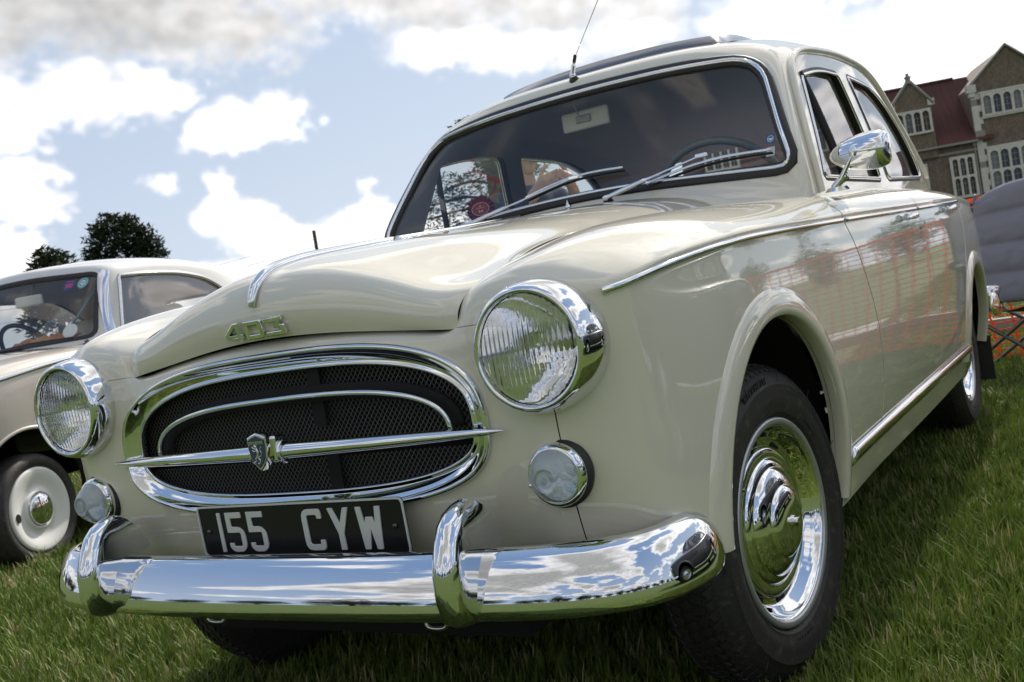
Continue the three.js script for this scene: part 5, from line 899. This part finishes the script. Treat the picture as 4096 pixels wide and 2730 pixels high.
// ------------------------------------------------------------------ the manor house behind on the right
{
  const az = 20 * Math.PI / 180, Rt = V3(Math.cos(az), 0, -Math.sin(az)), o = thing('manor_house', 'stone manor house with red tiled roof, gables and mullioned windows, behind the car', 'house', [-7.704, 0, -72.369], az);
  // local axes: x along the front, y up, z towards the camera
  const S = M.rubble, L = M.limestone;
  const wallBox = (s0, s1, h0, h1, z0, z1) => { const g = new THREE.BoxGeometry(s1 - s0, h1 - h0, z1 - z0).translate((s0 + s1) / 2, (h0 + h1) / 2, (z0 + z1) / 2); return setUV(g, (x, y, z) => [(x + z) / 3, y / 3]); };
  part(o, 'main_wall', wallBox(-18, .46, -.5, 5.75, -9, 0), S);
  const gable = (pts, z0, z1) => setUV(extrude(poly(pts), z1 - z0).translate(0, 0, z0), (x, y, z) => [(x + z) / 3, y / 3]);
  // long roof
  const roofG = (s0, s1, e, r, ze, zr) => { const g = new THREE.BufferGeometry(), P = [[s0, e, ze], [s1, e, ze], [s1, r, zr], [s0, r, zr], [s1, e, 2 * zr - ze], [s0, e, 2 * zr - ze]], I = [0, 1, 2, 0, 2, 3, 3, 2, 4, 3, 4, 5]; g.setAttribute('position', new THREE.Float32BufferAttribute(I.flatMap((i) => P[i]), 3)); g.computeVertexNormals(); return setUV(g, (x, y, z) => [x / 2, (y + z) / 2]); };
  part(o, 'roof', roofG(-18.3, 1.5, 5.80, 10.55, .35, -4.6), M.redTile);
  part(o, 'gutter', box(18.7, .14, .16, -8.9, 5.80, .42), M.limestoneDark);
  part(o, 'ridge', box(19, .16, .26, -8.9, 10.58, -4.6), M.redTile);
  const finial = (s, h, z) => [box(.42, .16, .42, s, h, z), box(.30, .26, .30, s, h + .2, z), box(.38, .08, .38, s, h + .36, z), box(.18, .22, .18, s, h + .5, z)].map(prep);
  // gabled wall dormers
  const dormer = (s) => {
    part(o, 'dormer', [gable([[s - 1.42, 5.2], [s + 1.02, 5.2], [s + 1.02, 8.75], [s - .0, 10.15], [s - .3, 10.15], [s - 1.42, 8.85]], 0, .28)], S);
    part(o, 'dormer_coping', [sweep([[-1.55, 8.75], [-.3, 10.22], [0, 10.22], [1.18, 8.70]].map(([a, b]) => ({ p: V3(s + a, b, .30), n: V3(0, 0, 1) })), [[-.09, .1], [.09, .1], [.09, -.35], [-.09, -.35]], { closedProfile: true })], M.limestoneDark);
    part(o, 'dormer_roof', (() => { const g = new THREE.BufferGeometry(), P = [[s + 1.1, 8.6, .2], [s - .15, 10.05, .2], [s - .15, 10.05, -4.2], [s + 1.1, 8.6, -2.8], [s - 1.5, 8.6, .2], [s - 1.5, 8.6, -2.8]], I = [0, 3, 2, 0, 2, 1, 1, 2, 5, 1, 5, 4]; g.setAttribute('position', new THREE.Float32BufferAttribute(I.flatMap((i) => P[i]), 3)); g.computeVertexNormals(); return setUV(g, (x, y, z) => [z / 2, (y + x) / 2]); })(), M.redTile);
    part(o, 'dormer_cheek', [wallBox(s + .80, s + 1.02, 5.8, 8.7, -3, .1), wallBox(s - 1.42, s - 1.2, 5.8, 8.7, -3, .1)], S);
    for (const [a, h] of [[1.02, 8.95], [-1.42, 9.0]]) part(o, 'kneeler', box(.42, .42, .5, s + a, h - .15, .12), L);
    part(o, 'finial', finial(s - .15, 10.25, .14), M.limestoneDark);
  };
  // a stone window: frame with openings, one pane in each
  const win = (s0, s1, h0, h1, z, cols, rows, border = .16, mull = .13, arch = true) => {
    const sh = poly([[s0, h0], [s1, h0], [s1, h1], [s0, h1]]), w = (s1 - s0 - 2 * border - (cols - 1) * mull) / cols, hh = (h1 - h0 - 2 * border - (rows - 1) * mull) / rows, panes = [];
    for (let r = 0; r < rows; r++) for (let c = 0; c < cols; c++) {
      const x = s0 + border + c * (w + mull), y = h0 + border + r * (hh + mull), q = arch ? [[x, y], [x + w, y], [x + w, y + hh - w * .38], [x + w * .8, y + hh - w * .1], [x + w * .5, y + hh], [x + w * .2, y + hh - w * .1], [x, y + hh - w * .38]] : [[x, y], [x + w, y], [x + w, y + hh], [x, y + hh]];
      sh.holes.push(new THREE.Path(q.map((p) => new THREE.Vector2(...p)))); panes.push([x, y, w, hh]);
    }
    const f = part(o, 'window', setUV(extrude(sh, .20).translate(0, 0, z - .04), (x, y) => [x, y]), L);
    panes.forEach(([x, y, w, h], i) => { part(f, 'pane', box(w + .02, h + .02, .02, x + w / 2, y + h / 2, z - .01), (i * 7 + Math.round(s0 * 3)) % 3 ? M.paneDark : M.panePale); if (hh > .7) part(f, 'glazing_bar', [box(w, .025, .02, x + w / 2, y + h * .36, z + .012), box(w, .025, .02, x + w / 2, y + h * .68, z + .012), box(.02, h * .9, .02, x + w / 2, y + h * .46, z + .014)].map(prep), M.lead); });
  };
  for (const s of [-3.02, -9.6, -15.4]) { dormer(s); win(s - 1.36, s + .92, 6.85, 8.42, .28, 4, 1, .14, .14); }
  for (const s of [-1.36, -8.4, -11.2]) win(s, s + 1.55, 2.3, 5.02, 0, 3, 2);
  for (const s of [-5.6, -13.6]) win(s, s + 2.1, 2.3, 5.02, 0, 4, 2);
  win(-3.9, -2.75, 2.2, 4.9, 0, 2, 2);
  part(o, 'string_course', [box(18.4, .16, .12, -8.75, 5.28, .06), box(18.4, .14, .10, -8.75, 1.9, .05)].map(prep), M.limestoneDark);
  // the big gabled wing
  part(o, 'wing', [gable([[.46, -.5], [5.32, -.5], [5.32, 9.2], [2.89, 11.42], [.46, 9.2]], -9, 0.05)], S);
  part(o, 'wing_roof', (() => { const g = new THREE.BufferGeometry(), P = [[.46, 8.1, -.3], [2.89, 10.5, -.3], [2.89, 10.5, -9], [.46, 8.1, -9], [5.32, 8.1, -.3], [5.32, 8.1, -9]], I = [0, 1, 2, 0, 2, 3, 1, 4, 5, 1, 5, 2]; g.setAttribute('position', new THREE.Float32BufferAttribute(I.flatMap((i) => P[i]), 3)); g.computeVertexNormals(); return setUV(g, (x, y, z) => [z / 2, (y + x) / 2]); })(), M.redTile);
  part(o, 'wing_coping', sweep([[.25, 9.12], [2.89, 11.53], [5.53, 9.12]].map(([a, b]) => ({ p: V3(a, b, .10), n: V3(0, 0, 1) })), [[-.09, .12], [.09, .12], [.09, -.3], [-.09, -.3]], { closedProfile: true }), M.limestoneDark);
  for (const [a, h] of [[.52, 9.1], [5.3, 9.1]]) part(o, 'kneeler', [box(.55, .50, .5, a, h, .1), box(.35, .3, .4, a, h - .38, .1)].map(prep), L);
  for (const s of [.46, 4.82]) { const r = rng(5); for (let i = 0; i < 22; i++) { const w = .34 + .22 * (i % 2) + .06 * r(); part(o, 'quoin', box(w, .40, .14, s === .46 ? .44 + w / 2 : 5.34 - w / 2, .2 + i * .40, .05), i % 5 ? L : M.limestoneDark); } }
  win(1.02, 4.78, 7.22, 8.68, .06, 6, 1, .14, .16);
  win(.95, 4.85, 2.3, 5.14, .06, 6, 2, .16, .14);
  part(o, 'band', [box(4.0, .12, .12, 2.9, 8.76, .12), box(4.0, .12, .12, 2.9, 7.16, .12), box(4.1, .14, .14, 2.9, 5.22, .12)].map(prep), L);
  part(o, 'rainwater_pipe', [box(.09, 5.6, .09, .28, 2.9, .08), box(.22, .24, .2, .28, 5.6, .10)].map(prep), M.limestoneDark);
  part(o, 'chimney', wallBox(-6.6, -5.4, 9.5, 12.2, -5.2, -4.2), S);
  part(o, 'east_wall', wallBox(5.32, 20, -.5, 5.75, -9, -.4), S); part(o, 'east_roof', roofG(4, 20.3, 5.8, 10.55, -.1, -4.6), M.redTile);
}
// ------------------------------------------------------------------ orange netting, path behind it
{
  const f = thing('safety_fence', 'orange plastic mesh barrier fence behind the camp chair', 'fence', [0, GY, -4.8]);
  const yT = (x, t) => t * (.98 + .025 * Math.sin(x * 1.7) - .02 * Math.cos(x * .7)), zz = (x) => .05 * Math.sin(x * .9) - .045 * x - .02 * x * x * 0, strands = [];
  const x0 = -1.5, x1 = 8;
  for (let i = 0; i <= 24; i++) { const t = .03 + .97 * i / 24, top = i === 24, P = []; for (let k = 0; k <= 90; k++) { const x = lerp(x0, x1, k / 90); P.push({ p: V3(x, yT(x, t) + .004 * Math.sin(x * 13 + i), zz(x)), n: V3(0, 0, 1) }); } const w = top ? .012 : i % 24 === 0 ? .010 : .0034; strands.push(prep(sweep(P, [[-w, -.001], [w, -.001], [w, .001], [-w, .001]], { closedProfile: true }))); }
  for (let x = x0; x < x1; x += .118) { const P = []; for (let k = 0; k <= 24; k++) { const t = .03 + .97 * k / 24; P.push({ p: V3(x + .09 * (1 - t) + .006 * Math.sin(k * 2.1 + x * 9), yT(x, t), zz(x) + .002), n: V3(0, 0, 1) }); } strands.push(prep(sweep(P, [[-.006, -.001], [.006, -.001], [.006, .001], [-.006, .001]], { closedProfile: true, scale: (t) => 1 + .25 * Math.sin(t * 24 * 6.283) }))); }
  const n = part(f, 'netting', merge(strands), M.orangeNet); n.userData.kind = 'stuff';
  for (const x of [-.9, 1.6, 3.9, 6.4]) part(f, 'stake', new THREE.CylinderGeometry(.007, .007, 1.15, 8).translate(x, .55, zz(x) - .012), M.steel);
  const path = new THREE.Mesh(new THREE.BoxGeometry(60, .02, 2.2, 60, 1, 2).translate(0, GY + .004, -7.6), M.pathGrey); path.name = 'path'; path.userData.kind = 'structure'; path.rotation.y = .08; path.receiveShadow = true; scene.add(path);
  const kerb = new THREE.Mesh(new THREE.BoxGeometry(60, .11, .10).translate(0, GY + .05, -6.42), M.limestoneDark); kerb.name = 'kerb'; kerb.userData.kind = 'structure'; kerb.rotation.y = .08; scene.add(kerb);
}
// ------------------------------------------------------------------ folding camp chair
{
  const c = thing('camp_chair', 'grey padded folding camp chair with black frame behind the car', 'chair', [.795, GY, -4.36], -.25);
  const back = (u, v) => V3(lerp(-.30, .30, u), .36 + .66 * v + .035 * Math.sin(Math.PI * u) * smooth(v, .6, 1) - (v > .9 ? .05 * Math.abs(2 * u - 1) ** 3 : 0), -.12 - .20 * v - .05 * Math.sin(Math.PI * u));
  const pos = [], idx = [], nu = 40, nv = 60, puff = (v) => { const q = [0, .26, .52, .78, 1]; for (let i = 0; i < 4; i++) if (v <= q[i + 1] + 1e-6) { const t = (v - q[i]) / (q[i + 1] - q[i]); return .034 * Math.pow(Math.sin(Math.PI * clamp(t)), .45); } return 0; };
  for (const side of [1, -1]) for (let i = 0; i <= nu; i++) for (let j = 0; j <= nv; j++) { const u = i / nu, v = j / nv, p = back(u, v), e = Math.pow(Math.sin(Math.PI * clamp(u, .004, .996)), .25), w = .004 * noise3(u * 6, v * 9, side * 3); pos.push(p.x, p.y, p.z + side * (puff(v) * e * (side > 0 ? 1 : .5) + .004 + w)); }
  const id = (s, i, j) => s * (nu + 1) * (nv + 1) + i * (nv + 1) + j;
  for (const s of [0, 1]) for (let i = 0; i < nu; i++) for (let j = 0; j < nv; j++) { const a = id(s, i, j), b = id(s, i + 1, j), d = id(s, i, j + 1), e = id(s, i + 1, j + 1); if (!s) idx.push(a, b, e, a, e, d); else idx.push(a, e, b, a, d, e); }
  const g = new THREE.BufferGeometry(); g.setAttribute('position', new THREE.Float32BufferAttribute(pos, 3)); g.setIndex(idx); g.computeVertexNormals();
  part(c, 'backrest', g, M.chairGrey);
  part(c, 'seat', (() => { const q = new THREE.PlaneGeometry(.56, .46, 16, 12).rotateX(-Math.PI / 2), p = q.attributes.position; for (let i = 0; i < p.count; i++) { const x = p.getX(i) / .28, z = p.getZ(i); p.setY(i, .40 - .07 * (1 - x * x) + .10 * (z > 0 ? 0 : 0) + .12 * z); p.setZ(i, z + .10); } q.computeVertexNormals(); return q; })(), M.chairBlack);
  const t = (a, b, r = .0105) => capTube([a, b], r, 4, 10);
  const F = [[-.30, 0, .30], [.30, 0, .30], [-.30, 0, -.24], [.30, 0, -.24]];
  for (const [a, b] of [[F[0], [.30, .44, .30]], [F[1], [-.30, .44, .30]], [F[2], [.30, .42, -.16]], [F[3], [-.30, .42, -.16]], [F[0], [-.30, .44, -.20]], [F[2], [-.30, .44, .28]], [F[1], [.30, .44, -.20]], [F[3], [.30, .44, .28]]]) part(c, 'leg', t(a, b), M.steelDark);
  for (const s of [-1, 1]) { part(c, 'back_post', t([s * .305, .30, -.12], [s * .305, 1.0, -.34]), M.steelDark); part(c, 'armrest', [t([s * .33, .62, .28], [s * .33, .64, -.22], .022), t([s * .31, .44, .30], [s * .33, .62, .28])].map(prep), M.chairBlack); }
  for (const f of F) part(c, 'foot', new THREE.CylinderGeometry(.02, .024, .02, 12).translate(f[0], .008, f[2]), M.rubber);
}
// ------------------------------------------------------------------ trees
function foliage(R, blobs, n, size, mat) { // small leaf sprays on and in the shell of overlapping blobs
  const pos = [], nor = [], uv = [], col = [], tot = blobs.reduce((s, b) => s + b[3] * b[4] * b[3], 0);
  for (const [bx, by, bz, rx, ry, flat = 0] of blobs) {
    const k = Math.round(n * rx * ry * rx / tot);
    for (let i = 0; i < k; i++) {
      const d = V3(R() * 2 - 1, R() * 2 - 1, R() * 2 - 1); if (d.lengthSq() > 1 || d.lengthSq() < .01) { i--; continue; }
      const L = d.length(); d.multiplyScalar(Math.pow(L, .35) / L * (1 + .16 * noise3(d.x * 2.3 + bx, d.y * 2.3 + by, d.z * 2.3)));
      const x = bx + d.x * rx, y = by + d.y * ry, z = bz + d.z * rx; if (noise3(x * 1.1, y * 1.4, z * 1.1) < -.42) continue;
      const s = size * (.6 + .9 * R()), a = R() * 6.283, tl = (R() - .35) * 1.4, ux = V3(Math.cos(a), tl * .4 + d.y * .5, Math.sin(a)).normalize(), w = V3(-Math.sin(a), (R() - .5) * 1.6, Math.cos(a)).normalize(), c = V3(x, y, z);
      const q = [c.clone().addScaledVector(w, -s * .32), c.clone().addScaledVector(ux, s * .55).addScaledVector(w, -s * .12), c.clone().addScaledVector(ux, s * 1.1), c.clone().addScaledVector(ux, s * .5).addScaledVector(w, s * .3)];
      const tone = .65 + .5 * R() + .25 * noise3(x * .8, y * .8, z * .8), nn = d.clone().normalize().multiplyScalar(.7).add(ux.clone().cross(w).multiplyScalar(.6)).normalize();
      for (const j of [0, 1, 2, 0, 2, 3]) { pos.push(q[j].x, q[j].y, q[j].z); nor.push(nn.x, nn.y, nn.z); col.push(tone, tone, tone * .9); }
    }
  }
  const g = new THREE.BufferGeometry(); g.setAttribute('position', new THREE.Float32BufferAttribute(pos, 3)); g.setAttribute('normal', new THREE.Float32BufferAttribute(nor, 3)); g.setAttribute('color', new THREE.Float32BufferAttribute(col, 3)); return g;
}
const leafMat = (r, g, b) => phys(lin(r, g, b), .75, 0, { vertexColors: true, side: THREE.DoubleSide, transmission: .15, thickness: 0, specularIntensity: .3 });
const polar = (az, dist) => [camera.position.x - Math.sin(az * Math.PI / 180) * dist, 0, camera.position.z - Math.cos(az * Math.PI / 180) * dist];
const yewLeaf = leafMat(.038, .055, .026), cedarLeaf = leafMat(.045, .060, .050), oakLeaf = leafMat(.055, .085, .028);
{
  const R = rng(21), p = polar(51.0, 40), y = thing('yew_tree', 'dark rounded evergreen tree rising behind the roof of the retro coupe', 'tree', [p[0], GY, p[2]], .6); y.scale.set(.82, 1.0, .82);
  part(y, 'trunk', merge([new THREE.CylinderGeometry(.22, .42, 2.4, 12).translate(0, 1.2, 0), capTube([[0, 2, 0], [.8, 3.6, .3]], .10, 6, 8), capTube([[0, 2, 0], [-.9, 3.4, -.2]], .10, 6, 8), capTube([[0, 2.2, 0], [.1, 4.6, -.5]], .10, 6, 8)]), M.bark);
  part(y, 'crown', foliage(R, [[0, 4.35, 0, 1.45, 1.65], [-.9, 3.7, .3, 1.0, 1.1], [1.0, 3.9, 0, 1.0, 1.25], [.3, 3.2, .9, 1.2, 1.1], [-.2, 3.2, -.9, 1.3, 1.1], [-.35, 5.35, 0, .7, .75], [.55, 5.2, .1, .7, .7], [1.35, 4.6, .2, .45, .8], [-1.25, 4.9, .2, .35, .55], [-1.0, 5.3, 0, .4, .5], [0, 2.6, 0, 1.7, .8]], 26000, .19), yewLeaf);
  const p2 = polar(54.4, 36), y2 = thing('yew_tree', 'small dark evergreen shrub to the left of the rounded evergreen', 'tree', [p2[0], GY, p2[2]], 2); y2.scale.setScalar(1.08);
  part(y2, 'trunk', new THREE.CylinderGeometry(.1, .2, 2.4, 10).translate(0, 1.2, 0), M.bark);
  part(y2, 'crown', foliage(R, [[0, 3.3, 0, .75, 1.0], [.5, 3.0, .2, .6, .8], [-.5, 3.1, .1, .6, .8], [0, 2.3, 0, 1.0, .8], [.1, 4.2, 0, .35, .45]], 9000, .17), yewLeaf);
  // cedar with level boughs, seen through the windows of the saloon
  const pc = polar(31, 26), c = thing('cedar_tree', 'broad dark cedar with open boughs, seen through the windows of the cream saloon', 'tree', [pc[0], GY, pc[2]], .3);
  const tr = [new THREE.CylinderGeometry(.20, .40, 5.2, 14).translate(0, 2.6, 0)], bl = [];
  for (let i = 0; i < 34; i++) { const a = i * 2.4 + R(), h = .9 + 4.2 * (i / 34), len = (3.0 - .45 * h) * (.65 + .5 * R()), ex = Math.cos(a) * len, ez = Math.sin(a) * len; tr.push(capTube([[0, h, 0], [ex * .5, h + .18, ez * .5], [ex, h + .10, ez]], .035, 8, 6)); for (const k of [.35, .6, .8, 1]) bl.push([ex * k + .3 * (R() - .5), h + .15 + .12 * R(), ez * k + .3 * (R() - .5), .28 + .28 * R(), .14 + .10 * R()]); }
  part(c, 'trunk', merge(tr.map(prep)), M.bark); part(c, 'crown', foliage(R, bl, 26000, .10), cedarLeaf);
  // trees right of the field, mirrored in the doors, and the far edge of the field all round
  const proto = (nm, label, seed, leaf) => { const t = thing(nm, label, 'tree', [0, GY, 0], 0, 'trees along the edge of the field'), r = rng(seed), b = []; for (let i = 0; i < 20; i++) { const a = i * 2.4, q = .6 + 2.6 * r(); b.push([Math.cos(a) * q, 1.3 + 5.6 * r() * (1 - q * .12), Math.sin(a) * q, 1.4 + 1.0 * r(), 1.3 + .9 * r()]); } part(t, 'trunk', merge([new THREE.CylinderGeometry(.18, .34, 4, 10).translate(0, 2, 0), capTube([[0, 3, 0], [1.2, 5.2, .4]], .1, 5, 7), capTube([[0, 3, 0], [-1.1, 5.4, -.5]], .1, 5, 7)]), M.bark); part(t, 'crown', foliage(r, b, 8000, .40), leaf); return t; };
  const t1 = proto('field_tree', 'broad dark tree out of frame along the edge of the field', 31, oakLeaf), t2 = proto('field_tree', 'broad dark tree out of frame along the edge of the field', 47, yewLeaf);
  const spots = []; for (let i = 0; i < 44; i++) { const a = -11 - i * 6.4 + 3 * R(), d = 48 + 26 * R(); spots.push([a, i < 4 ? 66 : d, i < 4 ? .62 : .6 + .5 * R()]); }
  spots.forEach(([a, d, s], i) => { const q = polar(a, d), t = i === 0 ? t1 : i === 1 ? t2 : (i % 2 ? t2 : t1).clone(); if (i > 1) { t.name = numbered('field_tree'); scene.add(t); } t.position.set(q[0], GY, q[2]); t.rotation.y = i * 1.3; t.scale.setScalar(s); });
}
// ------------------------------------------------------------------ the pole with its wires
{
  const p = polar(41.2, 62), o = thing('utility_pole', 'plain wooden pole carrying thin wires above the bonnet line', 'pole', [p[0], GY, p[2]]);
  part(o, 'post', new THREE.CylinderGeometry(.10, .13, 6.5, 12).translate(0, 3.25, 0), M.bark);
  const e = polar(62, 75); for (const [h, k] of [[6.0, 0], [5.55, .6]]) part(o, 'wire', tube([[0, h, 0], [(e[0] - p[0]) * .5, h - 1.0 - .3 * k, (e[2] - p[2]) * .5], [e[0] - p[0], h - .6 - k, e[2] - p[2]]], .011, 24, 5), M.wire);
}
// ------------------------------------------------------------------ a dark saloon parked to the right of the photographer; it shows in the chrome and the wing
{
  const d = car.clone(); d.name = numbered('dark_saloon_car'); scene.add(d); d.position.set(3.45, 0, -.3); d.rotation.y = .06;
  tag(d, 'dark grey vintage saloon out of frame to the right, mirrored in bumper and wing', 'car');
  d.traverse((o) => { if (o.isMesh && [].concat(o.material)[0] === M.paint) o.material = Array.isArray(o.material) ? [M.darkPaint, M.shut] : M.darkPaint; });
}
// ------------------------------------------------------------------ a bystander beyond the saloon, seen through its rear side window
function flesh(bones, N, k = .02) { // tapered capsules joined smoothly, meshed by marching cubes
  const lo = [1e9, 1e9, 1e9], hi = [-1e9, -1e9, -1e9];
  for (const [a, ra, b, rb] of bones) for (let i = 0; i < 3; i++) { lo[i] = Math.min(lo[i], a[i] - ra, b[i] - rb); hi[i] = Math.max(hi[i], a[i] + ra, b[i] + rb); }
  const half = Math.max(...hi.map((h, i) => h - lo[i])) / 2 * 1.08 + .01, c = lo.map((l, i) => (l + hi[i]) / 2), mc = new MarchingCubes(N, new THREE.MeshBasicMaterial(), false, false, 400000);
  for (let z = 0; z < N; z++) for (let y = 0; y < N; y++) for (let x = 0; x < N; x++) {
    const px = c[0] + (x / (N / 2) - 1) * half, py = c[1] + (y / (N / 2) - 1) * half, pz = c[2] + (z / (N / 2) - 1) * half; let d = 1;
    for (const [a, ra, b, rb] of bones) { const ex = b[0] - a[0], ey = b[1] - a[1], ez = b[2] - a[2], t = clamp(((px - a[0]) * ex + (py - a[1]) * ey + (pz - a[2]) * ez) / (ex * ex + ey * ey + ez * ez || 1)), q = Math.hypot(px - a[0] - ex * t, py - a[1] - ey * t, pz - a[2] - ez * t) - lerp(ra, rb, t), h = clamp(.5 + .5 * (d - q) / k); d = lerp(d, q, h) - k * h * (1 - h); }
    mc.field[x + y * N + z * N * N] = -d;
  }
  mc.isolation = 0; mc.update(); const n = mc.count, g = new THREE.BufferGeometry(), P = new Float32Array(mc.positionArray.slice(0, n * 3));
  for (let i = 0; i < n; i++) for (let j = 0; j < 3; j++) P[i * 3 + j] = P[i * 3 + j] * half + c[j];
  g.setAttribute('position', new THREE.BufferAttribute(P, 3)); const w = mergeVertices(g, 1e-5); w.computeVertexNormals(); return w;
}
{
  const P = thing('person', 'person in dark jumper with raised hands, seen through the rear side window', 'person', [-1.56, GY, -3.22], 1.02);
  const grow = (b, r) => b.map(([p, a, q, c]) => [p, a + r, q, c + r]);
  const torso = [[[0, .95, 0], .135, [0, 1.12, .01], .125], [[0, 1.12, .01], .125, [0, 1.34, 0], .135], [[-.12, 1.36, 0], .085, [.12, 1.36, 0], .085]], neck = [[[0, 1.40, 0], .06, [0, 1.53, .02], .052]], head = [[[0, 1.66, .005], .088, [0, 1.64, .035], .082], [[0, 1.58, .045], .056, [0, 1.565, .065], .036], [[0, 1.625, .118], .010, [0, 1.600, .128], .013], [[-.085, 1.62, .01], .016, [-.087, 1.64, .0], .016], [[.085, 1.62, .01], .016, [.087, 1.64, 0], .016]];
  const arm = (s) => [[[s * .19, 1.38, 0], .062, [s * .27, 1.16, .12], .047], [[s * .27, 1.16, .12], .045, [s * .12, 1.40, .31], .032]], leg = (s) => [[[s * .09, .92, 0], .095, [s * .10, .50, .02], .062], [[s * .10, .50, .02], .060, [s * .11, .10, -.01], .042]];
  const foot = (s) => [[[s * .11, .05, -.04], .045, [s * .13, .035, .14], .035]];
  const hand = (s) => { const w = [s * .12, 1.40, .31], pc = [s * .075, 1.455, .345]; const f = [[w, .027, pc, .034], [pc, .032, [s * .05, 1.47, .36], .026]]; [[.004, .088], [-.014, .094], [-.033, .088], [-.050, .072]].forEach(([dy, len], i) => { const b = [s * .048, 1.482 + dy * .9, .362 - i * .004], m = [b[0] - s * len * .45, b[1] + .012, b[2] + .028], e = [m[0] - s * len * .38, m[1] - .012, m[2] - .012]; f.push([b, .0105, m, .0098], [m, .0096, e, .0082]); }); f.push([[s * .085, 1.47, .335], .015, [s * .07, 1.515, .335], .0115], [[s * .07, 1.515, .335], .0112, [s * .042, 1.535, .345], .0092]); return f; };
  const body = [...torso, ...neck, ...arm(1), ...arm(-1), ...leg(1), ...leg(-1)];
  const skin = flesh(body, 96), hd = flesh(head, 72, .025), h1 = flesh(hand(1), 72, .006), h2 = flesh(hand(-1), 72, .006);
  part(P, 'body', mergeGeometries([skin, hd, h1, h2].map((g) => { const r = new THREE.BufferGeometry(); r.setAttribute('position', g.attributes.position); r.setAttribute('normal', g.attributes.normal); r.setIndex(g.index); return r; })), M.skin);
  part(P, 'jumper', flesh(grow([...torso, ...arm(1).map((b, i) => i ? [b[0], b[1], b[2].map((v, k) => lerp(b[0][k], v, .55)), .038] : b), ...arm(-1).map((b, i) => i ? [b[0], b[1], b[2].map((v, k) => lerp(b[0][k], v, .55)), .038] : b)], .014), 88, .03), M.navyCloth);
  part(P, 'trousers', flesh(grow([[[0, .93, 0], .13, [0, .98, 0], .125], ...leg(1), ...leg(-1)], .014), 80, .03), M.darkCloth);
  part(P, 'shoe', flesh(foot(1), 40), M.rubber); part(P, 'shoe', flesh(foot(-1), 40), M.rubber);
  part(P, 'hair', flesh([[[0, 1.70, -.015], .090, [0, 1.665, -.03], .092]], 48), M.hairBrown);
  for (const s of [-1, 1]) part(P, 'eye', new THREE.SphereGeometry(.011, 12, 8).translate(s * .032, 1.638, .108), M.blackGloss);
}
{
  const c = thing('compact_camera', 'small dark camera held up in both hands beyond the rear side window', 'camera', [-1.56 + .345 * Math.sin(1.02), GY + 1.47, -3.22 + .345 * Math.cos(1.02)], 1.02);
  part(c, 'case', new RoundedBoxGeometry(.10, .062, .03, 3, .008), M.rubber); part(c, 'objective', new THREE.CylinderGeometry(.022, .024, .03, 24).rotateX(Math.PI / 2).translate(0, 0, .028), M.blackGloss);
}
// ------------------------------------------------------------------ rosette behind the windscreen
{
  const r = thing('prize_rosette', 'dark red first prize rosette standing inside the windscreen of the cream saloon', 'rosette', [-.372, 1.128, -.806]); r.rotation.set(-.25, .35, .12);
  const pos = [], idx = [], N = 72; for (const side of [0, 1]) for (let i = 0; i <= N; i++) { const a = i / N * 6.2832, w = i % 4 < 2 ? .006 : -.003; for (const [q, z] of [[.020, 0], [.034, w], [.0455, w * 1.5]]) pos.push(Math.cos(a) * q, Math.sin(a) * q, z - side * .0012); }
  for (const s of [0, 1]) for (let i = 0; i < N; i++) for (let j = 0; j < 2; j++) { const b = s * (N + 1) * 3 + i * 3 + j, t = [b, b + 3, b + 4, b, b + 4, b + 1]; idx.push(...(s ? t.reverse() : t)); }
  const g = new THREE.BufferGeometry(); g.setAttribute('position', new THREE.Float32BufferAttribute(pos, 3)); g.setIndex(idx); g.computeVertexNormals();
  part(r, 'pleated_ribbon', g, std(lin(.17, .012, .035), .5));
  const tex = canvasTex(256, 200, (x, w, h) => { x.fillStyle = '#7c1a33'; x.fillRect(0, 0, w, h); x.strokeStyle = '#d9b48a'; x.lineWidth = 5; x.beginPath(); x.ellipse(w / 2, h / 2, w / 2 - 12, h / 2 - 12, 0, 0, 7); x.stroke(); x.fillStyle = '#e5c39a'; x.textAlign = 'center'; x.font = '22px serif'; x.fillText('S U R R E Y', w / 2, 94); x.font = 'bold 46px serif'; x.fillText('1st', w / 2, 146); x.beginPath(); x.moveTo(w / 2 - 9, 42); x.lineTo(w / 2 + 4, 58); x.lineTo(w / 2 + 14, 54); x.lineTo(w / 2 + 6, 66); x.lineTo(w / 2 - 4, 66); x.fill(); });
  const disc = new THREE.CircleGeometry(.5, 40); disc.scale(.062, .048, 1).translate(0, 0, .006);
  part(r, 'centre_label', disc, std(0xffffff, .5, 0, { map: tex }));
}
renderer.render(scene, camera);
